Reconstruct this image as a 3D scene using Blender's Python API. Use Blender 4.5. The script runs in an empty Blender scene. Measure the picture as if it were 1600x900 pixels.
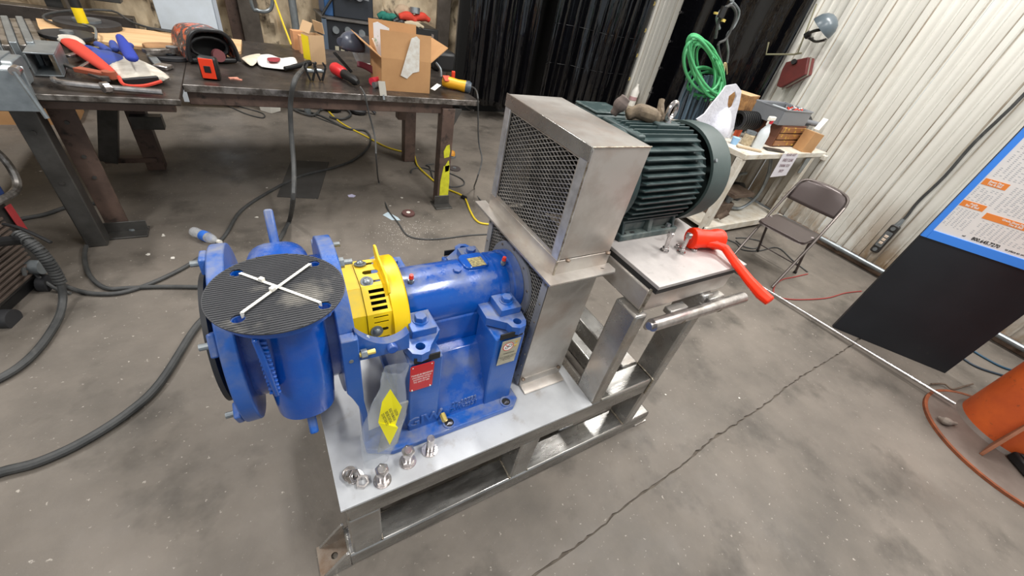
import bpy, bmesh, math, random
from math import sin, cos, pi, radians
from mathutils import Vector, Matrix, noise
random.seed(7)
V = Vector
sc = bpy.context.scene
COL = sc.collection

# ------------------------------------------------------------------ camera
CAM_H, FPX = 1.65, 610.1
ROLL, PITCH, YAW = .231, .659, -.652
_f = V((-sin(YAW)*cos(PITCH), cos(YAW)*cos(PITCH), -sin(PITCH)))
_r = V((cos(YAW), sin(YAW), 0)); _u = _r.cross(_f)
_r2 = cos(ROLL)*_r + sin(ROLL)*_u; _u2 = -sin(ROLL)*_r + cos(ROLL)*_u
cam_d = bpy.data.cameras.new('camera'); cam = bpy.data.objects.new('camera', cam_d); COL.objects.link(cam)
cam_d.sensor_width = 36; cam_d.lens = 36*FPX/1600; cam_d.clip_start = .02; cam_d.clip_end = 60
Mx = Matrix((_r2, _u2, -_f)).transposed().to_4x4(); Mx.translation = V((0, 0, CAM_H)); cam.matrix_world = Mx
sc.camera = cam

# ------------------------------------------------------------------ world, lights, exposure
sc.view_settings.view_transform = 'Standard'; sc.view_settings.look = 'None'
sc.view_settings.gamma = 1; sc.view_settings.exposure = 0.0; sc.view_settings.use_curve_mapping = False
w = bpy.data.worlds.new('world'); sc.world = w; w.use_nodes = True
bg = w.node_tree.nodes['Background']; bg.inputs[0].default_value = (.83, .92, 1, 1); bg.inputs[1].default_value = .62
def area(name, loc, sx, sy, power, col, rot=(0, 0, 0)):
    d = bpy.data.lights.new(name, 'AREA'); d.shape = 'RECTANGLE'; d.size = sx; d.size_y = sy; d.energy = power; d.color = col
    o = bpy.data.objects.new(name, d); COL.objects.link(o); o.location = loc; o.rotation_euler = rot; return o
LAMPS = [(-2.0, 3.4), (1.2, 3.4), (4.1, 1.5), (-2.0, -.6), (1.6, -.6), (4.2, -.6)]
for i, (x, y) in enumerate(LAMPS):
    area('hall_light', (x, y, 4.52), .3, 1.5, 122, (1, .985, .965))

# ------------------------------------------------------------------ helpers
def pt(px, py, ax, v):
    """real-world point where the line of sight through a photo pixel meets the plane axis ax = v"""
    d = (px-800)*_r2 + (450-py)*_u2 + FPX*_f
    c = V((0, 0, CAM_H)); return c + d*((v-c[ax])/d[ax])
def fl(px, py, z=0): return pt(px, py, 2, z)

WL = {}
class MB:
    def __init__(s): s.v = []; s.f = []
    def add(s, vs, fs, M=None):
        n = len(s.v)
        s.v += [V(M @ V(p)) if M else V(p) for p in vs]; s.f += [tuple(i+n for i in f) for f in fs]; return s
    def box(s, a, b, M=None):
        (x0, y0, z0), (x1, y1, z1) = a, b
        return s.add([(x0,y0,z0),(x1,y0,z0),(x1,y1,z0),(x0,y1,z0),(x0,y0,z1),(x1,y0,z1),(x1,y1,z1),(x0,y1,z1)],
                     [(0,3,2,1),(4,5,6,7),(0,1,5,4),(1,2,6,5),(2,3,7,6),(3,0,4,7)], M)
    def cbox(s, c, sz, rz=0, rx=0, ry=0):
        M = Matrix.Translation(V(c)) @ Matrix.Rotation(rz, 4, 'Z') @ Matrix.Rotation(ry, 4, 'Y') @ Matrix.Rotation(rx, 4, 'X')
        x, y, z = sz; return s.box((-x/2,-y/2,-z/2), (x/2,y/2,z/2), M)
    def bar(s, p0, p1, wd, ht, up=(0, 0, 1)):
        p0, p1 = V(p0), V(p1); d = p1-p0; L = d.length; d.normalize(); up = V(up)
        if abs(d.dot(up)) > .99: up = V((0, 1, 0))
        sd = d.cross(up).normalized(); u = sd.cross(d)
        M = Matrix((d, sd, u)).transposed().to_4x4(); M.translation = p0
        return s.box((0,-wd/2,-ht/2), (L,wd/2,ht/2), M)
    def lathe(s, prof, o, ax=(0, 0, 1), n=24, a0=0, a1=2*pi, cap=True):
        ax = V(ax).normalized(); t = V((0, 0, 1)) if abs(ax.z) < .9 else V((1, 0, 0))
        e1 = ax.cross(t).normalized(); e2 = ax.cross(e1); o = V(o); full = abs(a1-a0-2*pi) < 1e-4
        m = n if full else n+1; vs = []; fs = []
        for r, h in prof:
            for k in range(m):
                a = a0+(a1-a0)*k/n; vs.append(o+ax*h+e1*(r*cos(a))+e2*(r*sin(a)))
        for i in range(len(prof)-1):
            for k in range(n):
                k2 = (k+1) % m; fs.append((i*m+k, i*m+k2, (i+1)*m+k2, (i+1)*m+k))
        if full and cap:
            if prof[0][0] > 1e-6 and prof[0] != prof[-1]: fs.append(tuple(range(m))[::-1])
            if prof[-1][0] > 1e-6 and prof[0] != prof[-1]: fs.append(tuple(range((len(prof)-1)*m, len(prof)*m)))
        return s.add(vs, fs)
    def cyl(s, p0, p1, r, r1=None, n=20):
        p0, p1 = V(p0), V(p1); r1 = r if r1 is None else r1
        return s.lathe([(r, 0), (r1, (p1-p0).length)], p0, p1-p0, n)
    def hexa(s, p0, p1, r): return s.cyl(p0, p1, r, n=6)
    def ring(s, p0, p1, ro, ri, n=32):
        L = (V(p1)-V(p0)).length; return s.lathe([(ri,0),(ro,0),(ro,L),(ri,L),(ri,0)], p0, V(p1)-V(p0), n)
    def tube(s, pts, r, n=8, smooth=4, closed=False):
        P = [V(p) for p in pts]
        if smooth > 1 and len(P) > 2:
            Q = []; m = len(P); rng = range(m) if closed else range(m-1)
            for i in rng:
                g = (lambda k: P[k % m]) if closed else (lambda k: P[max(0, min(m-1, k))])
                a, b, c, d = g(i-1), g(i), g(i+1), g(i+2)
                for k in range(smooth):
                    t = k/smooth
                    Q.append(.5*((2*b)+(c-a)*t+(2*a-5*b+4*c-d)*t*t+(3*b-a-3*c+d)*t**3))
            if not closed: Q.append(P[-1])
            P = Q
        m = len(P); vs = []; fs = []; prev = None
        for i in range(m):
            if closed: d = (P[(i+1) % m]-P[i-1])
            else: d = P[min(i+1, m-1)]-P[max(i-1, 0)]
            if d.length < 1e-9: d = V((0, 0, 1))
            d.normalize()
            if prev is None: prev = d.orthogonal().normalized()
            e1 = (prev-d*prev.dot(d))
            if e1.length < 1e-6: e1 = d.orthogonal()
            e1.normalize(); prev = e1; e2 = d.cross(e1)
            rr = r[i*len(r)//m] if isinstance(r, (list, tuple)) else r
            for k in range(n): vs.append(P[i]+rr*(cos(2*pi*k/n)*e1+sin(2*pi*k/n)*e2))
        for i in range(m if closed else m-1):
            for k in range(n):
                j = (i+1) % m; fs.append((i*n+k, i*n+(k+1) % n, j*n+(k+1) % n, j*n+k))
        if not closed: fs += [tuple(range(n))[::-1], tuple(range((m-1)*n, m*n))]
        return s.add(vs, fs)
    def prism(s, poly, ax, a, b):
        """2-D polygon extruded along axis ax from a to b; polygon coordinates are the other two axes in xyz order"""
        def mk(p, h):
            return (h, p[0], p[1]) if ax == 0 else ((p[0], h, p[1]) if ax == 1 else (p[0], p[1], h))
        n = len(poly); vs = [mk(p, a) for p in poly]+[mk(p, b) for p in poly]
        return s.add(vs, [tuple(range(n))[::-1], tuple(range(n, 2*n))]+[(i, (i+1) % n, n+(i+1) % n, n+i) for i in range(n)])
    def holed(s, outer, holes, th, M):
        """plate with real holes in local xy, thickness th centred on z, placed by M"""
        cu = bpy.data.curves.new('c', 'CURVE'); cu.dimensions = '2D'; cu.fill_mode = 'BOTH'; cu.extrude = th/2
        for poly in [outer]+holes:
            sp = cu.splines.new('POLY'); sp.points.add(len(poly)-1); sp.use_cyclic_u = True
            for p, q in zip(sp.points, poly): p.co = (q[0], q[1], 0, 1)
        o = bpy.data.objects.new('c', cu); me = bpy.data.meshes.new_from_object(o)
        s.add([v.co[:] for v in me.vertices], [tuple(p.vertices) for p in me.polygons], M)
        bpy.data.objects.remove(o); bpy.data.curves.remove(cu); bpy.data.meshes.remove(me); return s
    def text(s, body, size, M, th=.0004, align='CENTER', sx=1, space=1.0, bold=0):
        cu = bpy.data.curves.new('t', 'FONT'); cu.body = body; cu.size = size; cu.extrude = th; cu.align_x = align
        cu.align_y = 'CENTER'; cu.resolution_u = 2; cu.space_line = space; cu.offset = bold
        o = bpy.data.objects.new('t', cu); me = bpy.data.meshes.new_from_object(o)
        s.add([(v.co[0]*sx, v.co[1], v.co[2]) for v in me.vertices], [tuple(p.vertices) for p in me.polygons], M)
        bpy.data.objects.remove(o); bpy.data.curves.remove(cu); bpy.data.meshes.remove(me); return s
    def grid(s, fn, nu, nv, closed_u=False):
        vs = [fn(i/nu, j/nv) for j in range(nv+1) for i in range(nu+1)]
        return s.add(vs, [(j*(nu+1)+i, j*(nu+1)+i+1, (j+1)*(nu+1)+i+1, (j+1)*(nu+1)+i) for j in range(nv) for i in range(nu)])

def frame(o, ex, ey):
    """matrix whose local x, y point along ex, ey"""
    ex = V(ex).normalized(); ey = V(ey); ey = (ey-ex*ey.dot(ex)).normalized(); ez = ex.cross(ey)
    M = Matrix((ex, ey, ez)).transposed().to_4x4(); M.translation = V(o); return M
def circ(r, n=16, c=(0, 0), a0=0): return [(c[0]+r*cos(a0+2*pi*k/n), c[1]+r*sin(a0+2*pi*k/n)) for k in range(n)]
def rrect(x0, y0, x1, y1, r, n=4):
    out = []
    for cx, cy, a in ((x1-r, y1-r, 0), (x0+r, y1-r, pi/2), (x0+r, y0+r, pi), (x1-r, y0+r, 1.5*pi)):
        out += [(cx+r*cos(a+pi/2*k/n), cy+r*sin(a+pi/2*k/n)) for k in range(n+1)]
    return out

def make(name, mb, m, parent=None, smooth=35, bevel=0, solid=0, sub=0):
    vs = mb.v; lo = V([min(p[i] for p in vs) for i in range(3)]); hi = V([max(p[i] for p in vs) for i in range(3)])
    c = V(((lo.x+hi.x)/2, (lo.y+hi.y)/2, lo.z))
    me = bpy.data.meshes.new(name); me.from_pydata([p-c for p in vs], [], mb.f); me.validate(verbose=False); me.update()
    if smooth:
        me.shade_smooth(); me.set_sharp_from_angle(angle=radians(smooth))
    me.materials.append(m)
    o = bpy.data.objects.new(name, me); COL.objects.link(o)
    if parent: o.parent = parent; o.location = c-WL[parent]
    else: o.location = c
    WL[o] = c
    if bevel:
        b = o.modifiers.new('b', 'BEVEL'); b.width = bevel; b.segments = 2; b.limit_method = 'ANGLE'; b.angle_limit = radians(40)
    if solid:
        b = o.modifiers.new('s', 'SOLIDIFY'); b.thickness = solid; b.offset = 0
    if sub:
        b = o.modifiers.new('u', 'SUBSURF'); b.levels = sub; b.render_levels = sub
    return o
def tag(o, label, cat, group=None, kind=None):
    if label: o['label'] = label
    if cat: o['category'] = cat
    if group: o['group'] = group
    if kind: o['kind'] = kind
    return o
def thing(name, label, cat, loc, group=None):
    o = bpy.data.objects.new(name, None); COL.objects.link(o); o.location = loc; o.empty_display_size = .05
    WL[o] = V(loc); return tag(o, label, cat, group)
def struct(name, mb, m, **k):
    o = make(name, mb, m, **k)
    if not k.get('parent'): o['kind'] = 'structure'
    return o

# ------------------------------------------------------------------ materials
def srgb(r, g, b):
    return tuple(((c/255)/12.92 if c/255 <= .04045 else ((c/255+.055)/1.055)**2.4) for c in (r, g, b))+(1,)
def mat(name, c1, rough=.5, metal=0, c2=None, scale=6, lo=.35, hi=.7, bump=0, bscale=60, rvar=0, stretch=(1, 1, 1), c3=None, s3=2, lo3=.5, hi3=.7, dust=None, dlo=.4, dhi=.7, dscale=14, spec=None, coat=0, emis=0, bdist=.01, grime=None, c4=None, s4=90, lo4=.68, hi4=.72, alpha=1, trans=0, ior=1.45, bstretch=None, detail=6):
    m = bpy.data.materials.new(name); m.use_nodes = True; nt = m.node_tree; N = nt.nodes; L = nt.links; b = N['Principled BSDF']
    tc = N.new('ShaderNodeTexCoord'); geo = N.new('ShaderNodeNewGeometry')
    mp = N.new('ShaderNodeMapping'); L.new(geo.outputs['Position'], mp.inputs[0]); mp.inputs['Scale'].default_value = stretch
    def noise_n(sc_, det=detail, src=mp, rg=.6):
        n = N.new('ShaderNodeTexNoise'); n.inputs['Scale'].default_value = sc_; n.inputs['Detail'].default_value = det; n.inputs['Roughness'].default_value = rg
        L.new(src.outputs[0], n.inputs['Vector']); return n.outputs['Fac']
    def ramp(x, a, c):
        r = N.new('ShaderNodeMapRange'); r.inputs[1].default_value = a; r.inputs[2].default_value = c; L.new(x, r.inputs[0]); return r.outputs[0]
    def mix(fac, a, c):
        x = N.new('ShaderNodeMix'); x.data_type = 'RGBA'; L.new(fac, x.inputs[0])
        for s_, v_ in ((6, a), (7, c)):
            if isinstance(v_, tuple): x.inputs[s_].default_value = v_
            else: L.new(v_, x.inputs[s_])
        return x.outputs[2]
    col = srgb(*c1)
    if c2: col = mix(ramp(noise_n(scale), lo, hi), col, srgb(*c2))
    if c3: col = mix(ramp(noise_n(s3, 5), lo3, hi3), col, srgb(*c3))
    if c4: col = mix(ramp(noise_n(s4, 3), lo4, hi4), col, srgb(*c4))
    if grime:
        sz = N.new('ShaderNodeSeparateXYZ'); L.new(geo.outputs['Position'], sz.inputs[0])
        rz = N.new('ShaderNodeMapRange'); rz.inputs[1].default_value = .75; rz.inputs[2].default_value = .05; L.new(sz.outputs['Z'], rz.inputs[0])
        mg = N.new('ShaderNodeMath'); mg.operation = 'MULTIPLY'; L.new(rz.outputs[0], mg.inputs[0]); L.new(ramp(noise_n(5, 6), .38, .62), mg.inputs[1])
        col = mix(mg.outputs[0], col, srgb(*grime))
    rs = None
    if dust:
        sx = N.new('ShaderNodeSeparateXYZ'); L.new(geo.outputs['Normal'], sx.inputs[0])
        mu = N.new('ShaderNodeMath'); mu.operation = 'MULTIPLY'; L.new(ramp(noise_n(dscale, 6), dlo, dhi), mu.inputs[0]); L.new(ramp(sx.outputs['Z'], -.1, .8), mu.inputs[1])
        col = mix(mu.outputs[0], col, srgb(*dust))
        ra = N.new('ShaderNodeMapRange'); ra.inputs[3].default_value = rough; ra.inputs[4].default_value = .8; L.new(mu.outputs[0], ra.inputs[0]); rs = ra.outputs[0]
    if isinstance(col, tuple): b.inputs['Base Color'].default_value = col
    else: L.new(col, b.inputs['Base Color'])
    b.inputs['Roughness'].default_value = rough; b.inputs['Metallic'].default_value = metal
    if rvar:
        r = N.new('ShaderNodeMapRange'); r.inputs[1].default_value = .3; r.inputs[2].default_value = .7
        r.inputs[3].default_value = max(0, rough-rvar); r.inputs[4].default_value = min(1, rough+rvar)
        L.new(noise_n(scale*1.7, 5), r.inputs[0]); rs = r.outputs[0]
    if rs: L.new(rs, b.inputs['Roughness'])
    if bump:
        bp = N.new('ShaderNodeBump'); bp.inputs['Strength'].default_value = bump; bp.inputs['Distance'].default_value = bdist
        src = mp
        if bstretch:
            src = N.new('ShaderNodeMapping'); L.new(geo.outputs['Position'], src.inputs[0]); src.inputs['Scale'].default_value = bstretch
        L.new(noise_n(bscale, 4, src), bp.inputs['Height']); L.new(bp.outputs[0], b.inputs['Normal'])
    if spec is not None: b.inputs['Specular IOR Level'].default_value = spec
    if coat: b.inputs['Coat Weight'].default_value = coat; b.inputs['Coat Roughness'].default_value = .12
    if emis: b.inputs['Emission Color'].default_value = srgb(*c1); b.inputs['Emission Strength'].default_value = emis
    if alpha < 1: b.inputs['Alpha'].default_value = alpha
    if trans: b.inputs['Transmission Weight'].default_value = trans; b.inputs['IOR'].default_value = ior
    return m

concrete = mat('concrete', (120,112,103), .58, c2=(93,87,80), scale=1.7, lo=.34, hi=.66, bump=.16, bscale=28, rvar=.16, c3=(72,67,61), s3=2.6, lo3=.53, hi3=.72, c4=(168,160,150), s4=48, lo4=.66, hi4=.74, spec=.35, detail=11)
steel = mat('brushed_steel', (190,188,184), .28, .75, c2=(140,137,133), scale=5, bump=.05, bscale=14, rvar=.1, bstretch=(40,40,1.5), c3=(164,154,144), s3=4)
steel_rail = mat('mill_steel_rail', (176,174,170), .27, .82, c2=(104,101,97), scale=7, bump=.05, bscale=14, rvar=.12, bstretch=(1.5,40,40), stretch=(.5,2,2))
steel_sheet = mat('stainless_sheet', (202,197,190), .34, .6, c2=(174,166,158), scale=5, lo=.4, hi=.62, bump=.03, bscale=12, rvar=.06, bstretch=(30,30,2), c3=(182,166,154), s3=7, lo3=.5, hi3=.75)
steel_plate = mat('stainless_plate', (206,208,210), .5, .3, c2=(184,185,187), scale=5, bump=.03, bscale=30, rvar=.1, c3=(160,150,142), s3=13, lo3=.6, hi3=.82)
steel_plate2 = mat('stainless_plate_scuffed', (190,184,180), .5, .3, c2=(166,160,157), scale=8, bump=.03, bscale=30, rvar=.1, c3=(150,141,137), s3=20, lo3=.62, hi3=.8)
weld = mat('weld_bead', (196,188,172), .32, .9, c2=(120,105,90), scale=60, bump=.5, bscale=160)
mesh_m = mat('expanded_metal', (206,203,198), .36, .7, c2=(150,146,140), scale=12)
chrome = mat('bright_steel', (204,199,197), .24, .9, c2=(160,155,153), scale=40)
dark_in = mat('dark_interior', (28,27,26), .8)
rubber_gap = mat('black_gasket', (42,41,40), .6)
blue = mat('blue_paint', (5,84,174), .22, c2=(4,74,166), scale=7, bump=.07, bscale=130, dust=(128,134,150), dlo=.46, dhi=.72, dscale=9, coat=.4)
blue_d = mat('blue_paint_dusty', (9,84,170), .32, c2=(34,90,168), scale=9, bump=.07, bscale=130, dust=(124,128,142), dlo=.38, dhi=.66, dscale=13, coat=.2)
yellow = mat('yellow_paint', (246,206,8), .38, c2=(236,192,6), scale=7, dust=(214,190,90), dlo=.5, dhi=.8)
black = mat('black_plastic', (24,24,25), .45)
black_r = mat('black_rubber_sheet', (48,49,52), .5, c2=(62,63,66), scale=5, c3=(132,128,120), s3=8, lo3=.54, hi3=.76)
black_r2 = mat('black_rubber', (38,38,40), .55, c2=(52,52,54), scale=9)
white_p = mat('white_nylon', (232,228,218), .4)
motor_m = mat('motor_green_paint', (36,54,55), .42, c2=(44,62,62), scale=8, dust=(92,104,102), dlo=.42, dhi=.8, dscale=12)
orange = mat('orange_polyurethane', (255,50,12), .42, spec=.3)
red_pl = mat('red_plate', (200,28,34), .35)
white = mat('white_print', (236,232,228), .5)
gold = mat('brass', (226,200,110), .35, .5)
plate_g = mat('sign_plate_metal', (190,184,160), .4, .3, c2=(170,162,140), scale=40)
ink = mat('ink', (40,38,36), .6)
cable_m = mat('rubber_cable', (52,53,53), .6, c2=(72,72,71), scale=12, c3=(100,98,94), s3=8, lo3=.6, hi3=.8)
ycable = mat('yellow_cord', (214,186,40), .5)
darksteel = mat('dark_bench_steel', (84,77,72), .36, .55, c2=(50,45,42), scale=5, bump=.08, bscale=60, rvar=.12, c3=(104,94,84), s3=9, lo3=.55, hi3=.8)
edge_steel = mat('worn_edge_steel', (160,155,150), .3, .7, c2=(92,86,80), scale=16, lo=.4, hi=.6)
brown_leg = mat('brown_primed_steel', (104,84,74), .5, .1, c2=(74,60,54), scale=8, c3=(40,36,34), s3=14, lo3=.55, hi3=.7)
dark_leg = mat('dark_square_tube', (92,90,87), .4, .5, c2=(66,64,61), scale=8)
ypaint = mat('yellow_marker_paint', (214,212,50), .6, c2=(190,186,40), scale=30)
foam = mat('spray_foam', (214,196,166), .85, c2=(158,138,112), scale=3.4, lo=.38, hi=.62, bump=1, bscale=7, c3=(70,58,46), s3=5.5, lo3=.56, hi3=.66, stretch=(1,1,.6))
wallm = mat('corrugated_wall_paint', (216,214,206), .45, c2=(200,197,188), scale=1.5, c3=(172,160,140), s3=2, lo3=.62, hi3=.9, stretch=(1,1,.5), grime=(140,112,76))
steel_satin = mat('satin_steel', (182,182,184), .45, .4, c2=(150,150,152), scale=9)
steel_bright = mat('ground_steel', (212,212,214), .3, .6, c2=(176,176,178), scale=30)
motor_d = mat('motor_paint_dusty', (54,70,70), .55, c2=(104,112,108), scale=16, lo=.4, hi=.6)
tack_m = mat('tack_weld', (120,104,90), .5, .6)
rib_grime_shade = mat('rib_grime_shade', (146,134,118), .7, c2=(196,190,178), scale=3, lo=.4, hi=.62, stretch=(1,1,.6))  # brown grime tone that also carries the rib shading as colour
curtain_m = mat('black_vinyl', (8,8,11), .08, spec=.65, bump=.7, bdist=.018, bscale=1.6, bstretch=(3.2,3.2,.7))
card = mat('cardboard', (186,142,96), .75, c2=(172,128,84), scale=6)
card2 = mat('cardboard_pale', (204,170,130), .75)
ply = mat('plywood', (216,180,136), .6, c2=(194,152,106), scale=4, stretch=(.6,6,1))
greyp = mat('grey_plastic', (118,120,124), .45)
galv = mat('galvanised_steel', (150,156,158), .38, .6, c2=(120,126,130), scale=14)
# ------------------------------------------------------------------ the hall
X0, X1, Y0, Y1, CH = -5.5, 5.08, -4.0, 6.2, 4.6
def jag(xs, y, a, seed):
    rnd = random.Random(seed); return [(x, y+rnd.uniform(-a, a)) for x in xs]
xs = [X0+(X1-X0)*k/420 for k in range(421)]
yc = lambda x: .180+.058*min(x, 2.5)+.027*max(0, x-2.5)
ja = [(x, yc(x)+.018*noise.noise(V((x*2, 0, 0)))+.008*noise.noise(V((x*19, 4, 0)))) for x in xs]
jb = [(x, p+.005+.018*abs(noise.noise(V((x*15, 7, 2))))) for x, p in ja]
floor = MB()
n = len(xs)
for (lowp, highp) in (([(x, Y0) for x in xs], ja), (jb, [(x, Y1) for x in xs])):
    vs = [(x, y, 0) for x, y in lowp]+[(x, y, 0) for x, y in highp]
    floor.add(vs, [(i, i+1, n+i+1, n+i) for i in range(n-1)])
for row, s_ in ((ja, 1), (jb, -1)):
    vs = [(x, y, 0) for x, y in row]+[(x, y, -.012) for x, y in row]
    floor.add(vs, [(i, i+1, n+i+1, n+i) for i in range(n-1)])
floor_o = struct('floor', floor, concrete, smooth=0)
vs = [(x, y, -.010) for x, y in ja]+[(x, y, -.010) for x, y in jb]
make('joint_dirt', MB().add(vs, [(i, i+1, n+i+1, n+i) for i in range(n-1)]), mat('joint_dirt', (78,70,62), .9, c2=(104,95,85), scale=30), floor_o, smooth=0)

# right wall of corrugated sheets, each sheet a part
root = thing('wall_right', None, None, (X1, 1, 0)); root['kind'] = 'structure'
def sheet(y0, wd):
    prof = [(y0, 0)]
    for k in range(3):
        b = y0+k*wd/3
        prof += [(b+.020, .0), (b+.028, .038), (b+.070, .038), (b+.078, 0), (b+.150, 0), (b+.153, .012), (b+.166, .012), (b+.169, 0),
                 (b+.225, 0), (b+.228, .012), (b+.241, .012), (b+.244, 0)]
    prof += [(y0+wd-.003, 0), (y0+wd-.003, -.012)]
    mb = MB(); m = len(prof)
    zs = [0.06, 4.6]
    mb.add([(X1-.002-d, y, z) for z in zs for y, d in prof], [(i, i+1, m+i+1, m+i) for i in range(m-1)])
    return mb
wd = .914; yk = Y0
while yk < Y1-.1:
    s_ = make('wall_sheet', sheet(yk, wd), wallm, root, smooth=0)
    for k in range(3):
        b = yk+k*wd/3
        make('grime_shade_seam', MB().box((X1-.006, b+.0785, .07), (X1-.0025, b+.088+.004*(k % 2), 4.4)).box((X1-.006, b+.010, .07), (X1-.0025, b+.0195, 4.4)), rib_grime_shade, s_)  # strips at the rib feet: grime, plus rib shade painted in
    yk += wd
struct('baseboard_right', MB().box((X1-.02, Y0, 0), (X1+.1, Y1, .09)), mat('rusty_sill', (120,98,80), .8, c2=(70,56,46), scale=9, bump=.5, bscale=30), bevel=.004)
# back wall, spray-foamed
fb = MB()
def foamf(u, v):
    x = X0+(X1-X0)*u; z = CH*v
    d = .16*noise.fractal(V((x*2.2, z*1.5, 3)), .9, 2, 6)+.05*noise.noise(V((x*7, z*4, 1)))-.10*max(0, .12-abs(noise.noise(V((x*2.5, z*1.2, 9)))))/.12
    return (x, Y1-.06-max(-.06, d), z)
fb.grid(foamf, 260, 100)
struct('wall_back', fb, foam)
for i, (x) in enumerate((-1.35, .12, 2.35)):
    struct('trim_%d' % (i+1), MB().box((x-.09, Y1-.32, 0), (x+.09, Y1-.28, CH)).box((x-.02, Y1-.28, 0), (x+.02, Y1-.1, CH)), mat('girt_steel_%d' % i, (96,88,80), .6, c2=(70,62,54), scale=6), bevel=.003)
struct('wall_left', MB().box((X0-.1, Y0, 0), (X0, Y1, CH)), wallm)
struct('ceiling', MB().box((X0, Y0, CH), (X1, Y1, CH+.08)), mat('roof_sheet', (150,151,151), .7))
LN = ('over the left end of the workbench', 'over the middle of the workbench', 'over the welding curtain corner', 'behind the viewer on the left', 'behind the viewer in the middle', 'behind the viewer near the ribbed wall')
for i, (x, y) in enumerate(LAMPS):
    o = make('light_fixture', MB().box((x-.27, y-.78, CH-.06), (x+.27, y+.78, CH-.005)), white_p)
    tag(o, 'long white ceiling light fixture out of frame '+LN[i], 'light', 'ceiling light fixtures out of frame')

# conduit, outlet strip and cord on the right wall
t = thing('wall_conduit', 'grey steel conduit running low along the ribbed wall behind the chair', 'conduit', (X1-.06, 1, .06))
make('pipe', MB().tube([(X1-.058, y, .075+.006*sin(y*3)) for y in (-3, -1, 0, 1, 2, 3, 4.5)], .024, 10), galv, t)
for y in (-.5, .35, 1.2, 2.2): make('clamp', MB().ring((X1-.058, y-.012, .075), (X1-.058, y+.012, .075), .03, .022, 14), galv, t)
t = thing('outlet_box', 'weathered black outlet box fixed to the ribbed wall', 'outlet', (X1-.08, .94, .2))
make('housing', MB().prism(rrect(.905, .20, .975, .50, .02), 0, X1-.085, X1-.036), mat('outlet_black', (50,48,46), .5), t, bevel=.006)
make('cover', MB().prism(rrect(.913, .27, .967, .43, .01), 0, X1-.09, X1-.084), galv, t)
for z in (.30, .335, .37): make('socket', MB().box((X1-.096, .925, z), (X1-.089, .955, z+.024)), mat('socket_cream_%d' % int(z*1000), (226,206,186), .5), t, bevel=.002)
for z in (.235, .465): make('screw_cap', MB().cyl((X1-.094, .94, z), (X1-.084, .94, z), .018, n=14), galv, t)
tag(make('power_cord', MB().tube([(X1-.06, .94, .50), (X1-.05, .935, .60), (X1-.05, .945, .75), (X1-.05, .925, 1.0), (X1-.05, .93, 1.3), (X1-.05, .90, 1.7), (X1-.05, .92, 2.4), (X1-.05, .9, 3.6)], .012, 8), cable_m),
    'black cord running up the ribbed wall from the outlet box', 'cord')
make('cord_gland', MB().cyl((X1-.06, .94, .495), (X1-.055, .937, .57), .024, .015, n=12), galv, t)

# ------------------------------------------------------------------ skid frame
YF, YB = .52, 1.28
sk = thing('steel_skid', 'brushed stainless steel skid frame with the motor platform, under the blue pump', 'skid', (.7, .9, 0))
make('deck_plate', MB().box((0, YF-.003, .441), (.899, YB, .451)), steel_plate, sk, bevel=.001)
for y in (YF, YB-.1):
    make('bottom_rail', MB().box((-.005, y, 0), (1.43, y+.1, .087)), steel_rail, sk, bevel=.009)
    make('upper_rail', MB().box((.012, y, .345), (1.245, y+.1, .44)), steel_rail, sk, bevel=.009)
    make('corner_post', MB().box((.012, y+.002, .087), (.106, y+.098, .345)), steel, sk, bevel=.008)
    make('middle_post', MB().box((.612, y+.004, .087), (.695, y+.096, .345)), steel, sk, bevel=.008)
    make('platform_post', MB().box((.899, y, .44), (.952, y+.1, .905)), steel, sk, bevel=.008)
    make('platform_post', MB().box((1.243, y, .087), (1.300, y+.1, .905)), steel, sk, bevel=.008)
    # lifting foot with bolt hole
    yy = y-.002
    M = frame((-.045, yy+.053, .008), (1, 0, 0), (0, 1, 0))
    make('anchor_foot', MB().holed([(-.05, -.05), (.045, -.05), (.045, .05), (-.05, .05)], [circ(.011, 16)], .012, M), mat('foot_steel_%d' % int(y*100), (150,140,128), .45, .7, c2=(120,98,80), scale=18), sk)
    for s_ in (0, .094):
        make('gusset', MB().prism([(-.095, .002), (.0, .002), (.0, .12), (-.008, .12)], 1, yy+s_, yy+s_+.009), steel, sk, bevel=.001)
    make('anchor_foot', MB().box((1.36, yy, 0), (1.44, yy+.1, .012)), steel, sk)
for x0, z0, z1 in ((.012, 0, .087), (.012, .345, .44), (1.16, .345, .44), (1.34, 0, .087), (.93, 0, .087)):
    make('cross_tube', MB().box((x0, YF+.1, z0+.001), (x0+.09, YB-.1, z1-.001)), steel, sk, bevel=.007)
make('cross_tube', MB().box((.905, YF+.1, .36), (.95, YB-.1, .43)), steel, sk, bevel=.007)
# weld beads
for x in (.106, .612, .695, 1.243):
    make('weld', MB().tube([(x, YF+.004, .089), (x, YF+.05, .09), (x, YF+.095, .089)], .004, 6), weld, sk)
for x in (.952, 1.243):
    make('weld', MB().tube([(x, YF+.001, .442), (x, YF+.05, .443), (x, YF+.098, .442)], .004, 6), weld, sk)
make('weld', MB().tube([(1.244, YF-.001, .345), (1.245, YF-.002, .39), (1.244, YF-.001, .44)], .0045, 6), weld, sk)
# platform
make('platform_channel', MB().box((.926, .536, .905), (1.372, YB-.01, .993)), steel_sheet, sk, bevel=.008)
make('shim_strip', MB().box((.9315, .5205, .9925), (1.382, YB-.002, 1.0125)), rubber_gap, sk)
make('platform_plate', MB().box((.930, .518, 1.011), (1.384, YB, 1.023)), steel_plate2, sk, bevel=.001)
make('weld', MB().tube([(.927, .537, 1.0), (.926, .534, .96), (.927, .537, .908)], .005, 6), weld, sk)
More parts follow.
